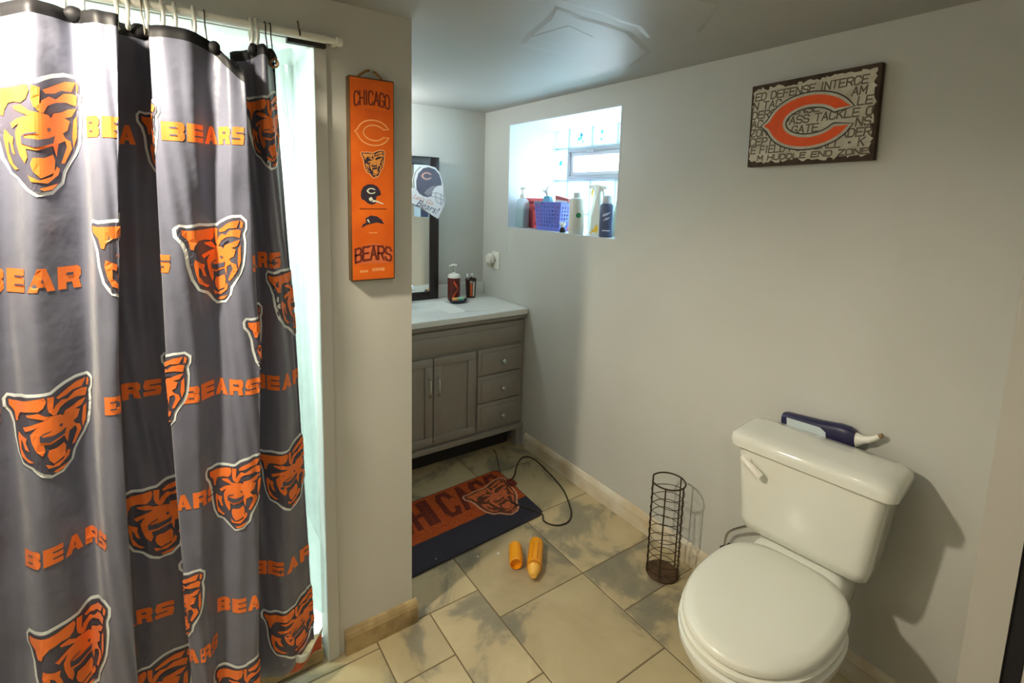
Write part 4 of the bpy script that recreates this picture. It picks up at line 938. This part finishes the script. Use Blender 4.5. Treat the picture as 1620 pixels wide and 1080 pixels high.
def spray_bottle(c, label, body, head, trig, hz=.250, w=.036, d=.022, lab=None, face=1):
    t_ = thing('spray_bottle', label, 'spray bottle', c, 'spray bottles on the sill')
    sq = lambda w_, d_, z, r=.010: [(c[0] + p[0], c[1] + p[1], c[2] + z) for p in rr(-d_, d_, -w_, w_, min(r, w_ * .9, d_ * .9), 0)]
    nz = hz - .055
    obj('body', MB().loft([sq(w * .95, d, 0), sq(w, d, .006), sq(w, d, nz * .45), sq(w * .62, d * .85, nz * .70), sq(w * .45, d * .7, nz * .9), sq(.012, .012, nz)]), body, t_)
    hd_ = obj('spray_head', MB().loft([sq(.014, .014, nz), sq(.014, .014, nz + .018), sq(.016, .012, nz + .022), sq(.019, .012, nz + .048), sq(.010, .010, nz + .055)]), head, t_)
    obj('nozzle', MB().box((c[0] - .010, c[1] + face * .016 - .004 if face > 0 else c[1] - .052, c[2] + nz + .032), (c[0] + .010, c[1] + .052 if face > 0 else c[1] - .012, c[2] + nz + .052), bev=.004), head, hd_)
    obj('trigger', MB().tube([(c[0], c[1] + face * .022, c[2] + nz + .034), (c[0], c[1] + face * .034, c[2] + nz + .012), (c[0], c[1] + face * .030, c[2] + nz - .012)], [.006, .006, .004], 8), trig, hd_)
    if lab:
        mb_ = MB(); fnl = planar((c[0] - d - .0006, c[1] + w, c[2]), (0, -1, 0), (0, 0, 1), (-1, 0, 0))
        layer(mb_, lab, fnl, .0003, 0); obj('label_print', mb_, mat('yellow_label_ink', (250, 206, 60), 0.5), t_, smooth=False)
M_ycap = mat('yellow_nozzle', (244, 214, 70), 0.4, 0.05)
M_milk = mat('milky_plastic', (232, 236, 224), 0.35, 0.03)
M_palegr = mat('pale_green_plastic', (222, 232, 206), 0.35, 0.03)
spray_bottle((1.925, 1.975, SZ), 'white spray bottle with yellow trigger behind the lotion bottle', M_milk, M_milk, M_ycap, .262, .036, .022, None, 1)
spray_bottle((1.850, 1.880, SZ), 'white and yellow labelled spray bottle left of the navy can', M_milk, M_milk, M_milk, .255, .036, .020, [[(.014, .012), (.034, .02), (.05, .012), (.062, .03), (.052, .06), (.036, .045), (.03, .028), (.016, .03)], [(.004, .004), (.014, .004), (.012, .014), (.004, .012)]], -1)
spray_bottle((1.925, 1.800, SZ), 'pale green spray bottle behind the navy can', M_palegr, M_palegr, M_palegr, .268, .040, .022, None, -1)
c = (1.960, 1.905, SZ); t_ = thing('brown_jar', 'squat brown jar at the back of the sill', 'jar', c)
obj('body', MB().lathe([(.0, 0), (.036, 0), (.038, .005), (.038, .105), (.034, .112)], c, 22), mat('grey_brown_jar', (160, 136, 118), 0.4), t_)
obj('lid', MB().lathe([(.036, .110), (.037, .113), (.037, .130), (.034, .133), (.0, .133)], c, 22), mat('grey_jar_lid', (120, 112, 108), 0.4), t_)
c = (1.815, 1.785, SZ); t_ = thing('aerosol_can', 'navy blue aerosol can at the right end of the sill', 'can', c)
obj('can_body', MB().lathe([(.0, 0), (.033, 0), (.034, .003), (.034, .150), (.031, .158), (.022, .166)], c, 28), mat('slate_navy_can', (78, 88, 120), 0.35, 0.05, 6), t_)
obj('can_cap', MB().lathe([(.024, .164), (.025, .168), (.023, .192), (.014, .204), (.0, .205)], c, 22), mat('pale_grey_cap', (200, 206, 210), 0.4), t_)
mb = MB(); ca = math.atan2(-c[1], -c[0]); wrap2 = lambda a, b, h: Vector((c[0] + (.0342 + h) * math.cos(ca + a / .034), c[1] + (.0342 + h) * math.sin(ca + a / .034), SZ + b))
layer(mb, [[(-.020, .100), (.004, .108), (.020, .124), (.002, .120), (-.018, .112)], [(-.018, .080), (.006, .086), (.018, .100), (-.002, .096)], [(-.020, .03), (.020, .03), (.020, .036), (-.020, .036)]], wrap2, .0004, 0, (.004, .05)); obj('can_print', mb, mat('pale_blue_ink', (186, 196, 214), 0.5), t_)

# ================================================================== bath mat, cord, bottle on floor
mt = thing('bath_mat', 'navy and orange CHICAGO bath mat with a bear head before vanity', 'bath mat', (1.05, 1.95, 0))
ma = math.radians(3.5); mcx = Vector((1.452, 1.742, 0))      # near right corner of the mat
def fm(a, b, h):
    # a runs left from the right edge, b away from the viewer
    q = Matrix.Rotation(ma, 3, 'Z') @ Vector((-a, b, 0)); sk = .10 * b
    return Vector((mcx.x + q.x + sk, mcx.y + q.y, h))
mw, md = 0.76, 0.445
def rrp(x0, x1, y0, y1, r, n=5):
    return [(p[0], p[1]) for p in rr(x0, x1, y0, y1, r, 0, n)]
mb = MB(); mb.prism(rrp(0, mw, 0, md, .025), lambda a, b, h: fm(a, b, h + .001), .009); obj('mat_pad', mb, M_mat_navy, mt, smooth=False)
mb = MB(); layer(mb, [[(.004, .155), (mw - .004, .155), (mw - .004, md - .02), (mw - .02, md - .004), (.022, md - .004), (.004, md - .022)]], fm, .0105, 0); obj('orange_band', mb, M_mat_or, mt, smooth=False)
mb = MB(); x = .052
for ch in 'OGACIHC':
    w_ = .058 if ch != 'I' else .03
    q, _ = strokes(ch, 0, 0, .060, .17, .029, .3)
    layer(mb, [[(x + .060 - a if ch != 'I' else x + .045 - a, md - .205 + b) for a, b in p] for p in q], fm, .011, 0)
    x += .098 if ch != 'I' else .062
obj('lettering', mb, [M_mat_mar], mt, smooth=False)
mb = MB(); fbear = lambda a, b, h: fm(a, b, h)
T = lambda p, w: [(.150 - a_ * w, .222 + b_ * w * .92) for a_, b_ in p]
layer(mb, [T(shrink(BEAR_SIL, -.035), .262)], fm, .0116, 0); layer(mb, [T(shrink(BEAR_SIL, .005), .262)], fm, .0120, 1); layer(mb, [T(p, .262) for p in BEAR_OR], fm, .0124, 2); layer(mb, [T(p, .262) for p in BEAR_DK], fm, .0128, 1)
obj('bear_emblem', mb, [M_mat_tan, mat('brown_mat_pile', (104, 58, 36), 0.95, 0.25, 120, 0.5, 400), mat('dull_orange_pile', (212, 108, 62), 0.95, 0.25, 90, 0.5, 400)], mt, smooth=False)

def smooth_path(pts, n=6):
    pts = [Vector(p) for p in pts]; out = []
    for i in range(len(pts) - 1):
        a, b, c_, d = pts[max(i - 1, 0)], pts[i], pts[i + 1], pts[min(i + 2, len(pts) - 1)]
        for q in range(n):
            t = q / n; out.append(0.5 * ((2 * b) + (c_ - a) * t + (2 * a - 5 * b + 4 * c_ - d) * t * t + (3 * b - a - 3 * c_ + d) * t ** 3))
    return out + [pts[-1]]
cd = thing('extension_cord', 'thin black cord looping on the tiles beside the bath mat', 'cord', (1.56, 1.95, 0))
obj('cable', MB().tube(smooth_path([(1.47, 2.055, .008), (1.52, 2.09, .006), (1.59, 2.165, .0045), (1.66, 2.218, .0045), (1.706, 2.212, .0045), (1.720, 2.15, .0045), (1.702, 2.03, .0045), (1.684, 1.93, .0045), (1.655, 1.83, .0045), (1.597, 1.72, .0045), (1.553, 1.66, .0045), (1.505, 1.630, .0045), (1.457, 1.634, .0045), (1.425, 1.66, .0045), (1.415, 1.70, .0045), (1.432, 1.736, .012), (1.40, 1.80, .0145), (1.36, 1.88, .0145)]), .0038, 8), M_cord, cd)
obj('lead', MB().tube(smooth_path([(1.440, 2.03, .011), (1.45, 2.09, .004), (1.488, 2.19, .003), (1.56, 2.33, .003), (1.58, 2.40, .003)]), .0022, 8), M_cord, cd)
obj('plug', MB().box((1.437, 1.998, .0118), (1.475, 2.050, .026), bev=.004).xf(Matrix.Identity(4)), mat('rust_red_plug', (112, 40, 20), 0.5), cd)

# lying bottle and loose cap, orange yellow plastic
def along(p0, p1, prof, n=24):
    d = Vector(p1) - Vector(p0); return MB().lathe([(r, z * d.length) for r, z in prof], p0, n, axis=d)
p0, p1 = Vector((1.272, 1.570, .0310)), Vector((1.140, 1.420, .0310))
t_ = thing('yellow_bottle', 'orange yellow plastic bottle lying on the tiles before mat', 'bottle', (1.2, 1.5, 0))
obj('body', along(p0, p1, [(.0, 0), (.020, .0), (.0298, .03), (.0306, .08), (.0306, .70), (.0290, .74)]), M_yel, t_)
obj('shoulder_ring', along(p0, p1, [(.0288, .73), (.0308, .75), (.0308, .775), (.0270, .79)]), mat('amber_ring', (214, 132, 20), 0.35), t_)
obj('tip', along(p0, p1, [(.0270, .785), (.0245, .84), (.018, .95), (.011, 1.0), (.0, 1.0)]), M_yel2, t_)
for k in (-.35, .35):
    d = (p1 - p0).normalized(); sd = Vector((-d.y, d.x, 0))
    q = [p0 + d * (f * .2) + sd * (.0310 * math.sin(k)) + Vector((0, 0, .0310 * math.cos(k))) for f in (.2, .5, .68)]
    obj('moulded_rib', MB().tube(q, .0018, 6), MATS['amber_ring'], t_)
q0, q1 = Vector((1.182, 1.604, .0284)), Vector((1.122, 1.512, .0284))
tag(obj('bottle_cap', along(q0, q1, [(.0, 0), (.020, 0), (.0275, .06), (.0280, .85), (.0265, .97), (.023, 1.0), (.0225, .85), (.0, .82)]), M_yel), 'loose orange yellow cap lying left of the bottle', 'cap')
for (x, y, z, r_) in ((1.115, 1.632, .0, .006), (1.03, 1.665, .0, .004), (0.870, 1.735, .0105, .003)):
    mb = MB(); rp = random.Random(int(x * 999)); mb.loft([[(x + r_ * k * math.cos(a) * rp.uniform(.7, 1.3), y + r_ * k * math.sin(a) * rp.uniform(.7, 1.3), z + h) for a in np.linspace(0, 2 * PI, 8)[:-1]] for k, h in ((.8, 0.0002), (1, r_ * .4), (.5, r_ * .8))])
    tag(obj('paper_scrap', mb, M_wprint), {1.115: 'white paper crumb on the tiles left of the yellow cap', 1.03: 'tiny white crumb at the near edge of the mat', 0.870: 'white speck lying on the navy part of mat'}[x], 'crumb', 'white crumbs')

# ================================================================== wire canister
cc = Vector((1.622, 1.178, 0)); Rw, Hw = .064, .405
wc = thing('wire_canister', 'rusty brown wire toilet roll canister standing by the baseboard', 'canister', cc)
obj('base_disc', MB().lathe([(.0, .004), (Rw, .004), (Rw + .002, .008), (Rw, .012), (.0, .010)], cc, 32), M_rustdisc, wc)
a0 = math.radians(148)
obj('top_ring', MB().tube([cc + Vector(((Rw + .001) * math.cos(a), (Rw + .001) * math.sin(a), Hw - .012 * (1 - abs((a - a0) / PI - 1)) * 0)) for a in np.linspace(a0 - .0, a0 + 2 * PI - .75, 44)], .0032, 8), M_wire, wc)
for i in range(10):
    z = .030 + i * .0365
    obj('wire_ring', MB().tube([cc + Vector((Rw * math.cos(a), Rw * math.sin(a), z + .004 * math.sin(2 * a + i))) for a in np.linspace(0, 2 * PI, 33)[:-1]], .0014, 6, closed=True), M_wire, wc)
for k, a in enumerate((a0, a0 + 1.05, a0 + 2.3, a0 + 3.5, a0 + 2 * PI - .75)):
    obj('upright', MB().tube([cc + Vector((Rw * math.cos(a), Rw * math.sin(a), z)) for z in (.008, .2, Hw + (.022 if k == 0 else 0))], .0028, 8), M_wire, wc)

# ================================================================== toilet
TY = 0.650
to = thing('toilet', 'white two piece toilet with closed lid against right wall', 'toilet', (1.42, TY, 0))
def rrect(cx, cy, hx, hy, r, z, n=6): return rr(cx - hx, cx + hx, cy - hy, cy + hy, min(r, hx * .95, hy * .95), z, n)
tcx = 1.600
piv = Vector((tcx, TY, 0)); RT = Matrix.Translation(piv) @ Matrix.Rotation(math.radians(6.0), 4, 'Z') @ Matrix.Translation(-piv)
obj('tank', MB().loft([rrect(tcx + .004, TY, .066, .155, .03, .470), rrect(tcx + .003, TY, .078, .172, .035, .478), rrect(tcx + .001, TY, .082, .180, .035, .51), rrect(tcx, TY, .088, .202, .035, .748)]).xf(RT), M_porc, to, angle=50)
obj('tank_lid', MB().loft([rrect(tcx, TY, .092, .206, .03, .746), rrect(tcx, TY, .104, .221, .035, .750), rrect(tcx, TY, .106, .223, .035, .770), rrect(tcx, TY, .102, .219, .035, .784), rrect(tcx, TY, .092, .207, .035, .792), rrect(tcx, TY, .060, .175, .03, .796)]).xf(RT), M_porc, to, angle=60)
lv = obj('flush_lever', MB().lathe([(.0, 0), (.017, 0), (.018, .006), (.012, .014), (.0, .015)], (tcx - .0855, TY + .164, .708), 16, axis=(-1, 0, 0)).xf(RT), M_plast, to)
obj('lever_arm', MB().tube([(tcx - .094, TY + .172, .714), (tcx - .103, TY + .150, .706), (tcx - .106, TY + .125, .692), (tcx - .105, TY + .112, .682)], [.011, .011, .012, .013], 10).xf(RT), M_plast, lv)
def egg(cx, hf, hb, hw, z, n=48, ex=2.15, exb=2.15):
    out = []
    for i in range(n):
        a = 2 * PI * i / n; ca, sa = math.cos(a), math.sin(a); e_ = exb if ca > 0 else ex
        x = (hb if ca > 0 else hf) * math.copysign(abs(ca) ** (2 / e_), ca); y = hw * math.copysign(abs(sa) ** (2 / e_), sa)
        out.append((cx + x, TY + y, z))
    return out
mb = MB()
mb.loft([egg(1.40, .18, .27, .105, 0), egg(1.40, .18, .27, .108, .015), egg(1.41, .16, .26, .095, .05), egg(1.41, .16, .24, .090, .14), egg(1.38, .20, .26, .115, .21), egg(1.345, .265, .24, .158, .29), egg(1.330, .290, .21, .182, .355), egg(1.325, .300, .20, .190, .385), egg(1.325, .300, .20, .190, .402), egg(1.325, .285, .19, .176, .408)])
obj('bowl', mb.xf(RT), M_porc, to, angle=60)
mb = MB().loft([rrect(1.575, TY, .105, .105, .03, .27), rrect(1.575, TY, .115, .125, .03, .34), rrect(1.575, TY, .112, .132, .03, .425), rrect(1.59, TY, .08, .12, .03, .448), rrect(1.60, TY, .05, .10, .03, .4695)])
obj('tank_shelf', mb.xf(RT), M_porc, to, angle=50)
mb = MB().loft([egg(1.32, .282, .190, .178, .409), egg(1.32, .290, .195, .186, .413), egg(1.32, .290, .195, .186, .424), egg(1.32, .282, .19, .178, .428)]); obj('seat', mb.xf(RT), M_seat, to, angle=60)
mb = MB().loft([egg(1.318, .272, .212, .172, .4295, exb=2.9), egg(1.318, .282, .217, .180, .434, exb=2.9), egg(1.318, .282, .217, .180, .446, exb=2.9), egg(1.318, .274, .21, .172, .454, exb=2.9), egg(1.318, .245, .19, .147, .458, exb=2.7), egg(1.318, .12, .09, .08, .460)]); obj('seat_lid', mb.xf(RT), M_seat, to, angle=60)
for s_ in (-1, 1):
    obj('bolt_cap', MB().lathe([(.016, 0), (.015, .010), (.008, .017), (.0, .018)], (1.46, TY + s_ * .118, .0003), 14).xf(RT), M_plast, to)
t_ = thing('supply_valve', 'small dark water supply valve on the wall beside the toilet', 'valve', (A_ - .03, .99, .17))
obj('stub', MB().cyl((A_ - .0005, .985, .190), (A_ - .045, .985, .190), .008), M_hook, t_)
obj('valve_handle', MB().lathe([(.0, 0), (.016, 0), (.018, .006), (.014, .014), (.0, .015)], (A_ - .045, .985, .190), 14, axis=(-1, 0, 0), sy=.6), M_dark, t_)
obj('riser_hose', MB().tube(smooth_path([(A_ - .035, .985, .195), (A_ - .04, .97, .27), (A_ - .07, .86, .38), (A_ - .11, .80, .463)]), .005, 8), M_chrome, t_)

# cleaner bottle wedged between tank lid and wall
bxm = 1.7415; bz = .770
BT = Matrix.Translation((bxm, .80, bz)) @ Matrix.Rotation(math.radians(-7.0), 4, 'X') @ Matrix.Translation((-bxm, -.80, -bz))
t_ = thing('cleaner_bottle', 'navy toilet cleaner bottle lying behind the tank lid', 'bottle', (bxm, .70, bz - .035))
def bring(y, hx, hz, dz=0, n=20, ex=3.0):
    out = []
    for i in range(n):
        a = 2 * PI * i / n; ca, sa = math.cos(a), math.sin(a)
        out.append((bxm + hx * math.copysign(abs(ca) ** (2 / ex), ca), y, bz + dz + hz * math.copysign(abs(sa) ** (2 / ex), sa)))
    return out
obj('body', MB().loft([bring(.822, .012, .026), bring(.816, .022, .038), bring(.805, .0245, .041), bring(.70, .0245, .040), bring(.640, .0245, .043, .001), bring(.612, .024, .040, .001), bring(.598, .017, .026, .003)]).xf(BT), M_navyp, t_)
fnb = planar((bxm - .0250, .80, bz), (0, -1, 0), (0, 0, 1), (-1, 0, 0))
mb = MB(); mb.prism([(.004, -.03), (.125, -.03), (.125, .012), (.108, .024), (.004, .030)], fnb, .0008).xf(BT); obj('label_print', mb, M_lblue, t_, smooth=False)
obj('collar', MB().loft([bring(.602, .017, .024, .004, ex=2), bring(.596, .016, .023, .005, ex=2), bring(.578, .011, .012, .010, ex=2), bring(.560, .010, .011, .016, ex=2)]).xf(BT), M_plast, t_)
obj('nozzle', MB().tube([(bxm, .563, bz + .016), (bxm, .548, bz + .024), (bxm, .535, bz + .034)], [.010, .008, .0065], 12).xf(BT), M_plast, t_)
obj('nozzle_cap', MB().tube([(bxm, .536, bz + .033), (bxm, .528, bz + .039)], [.0075, .006], 12).xf(BT), mat('tan_nozzle_tip', (150, 120, 86), 0.5), t_)
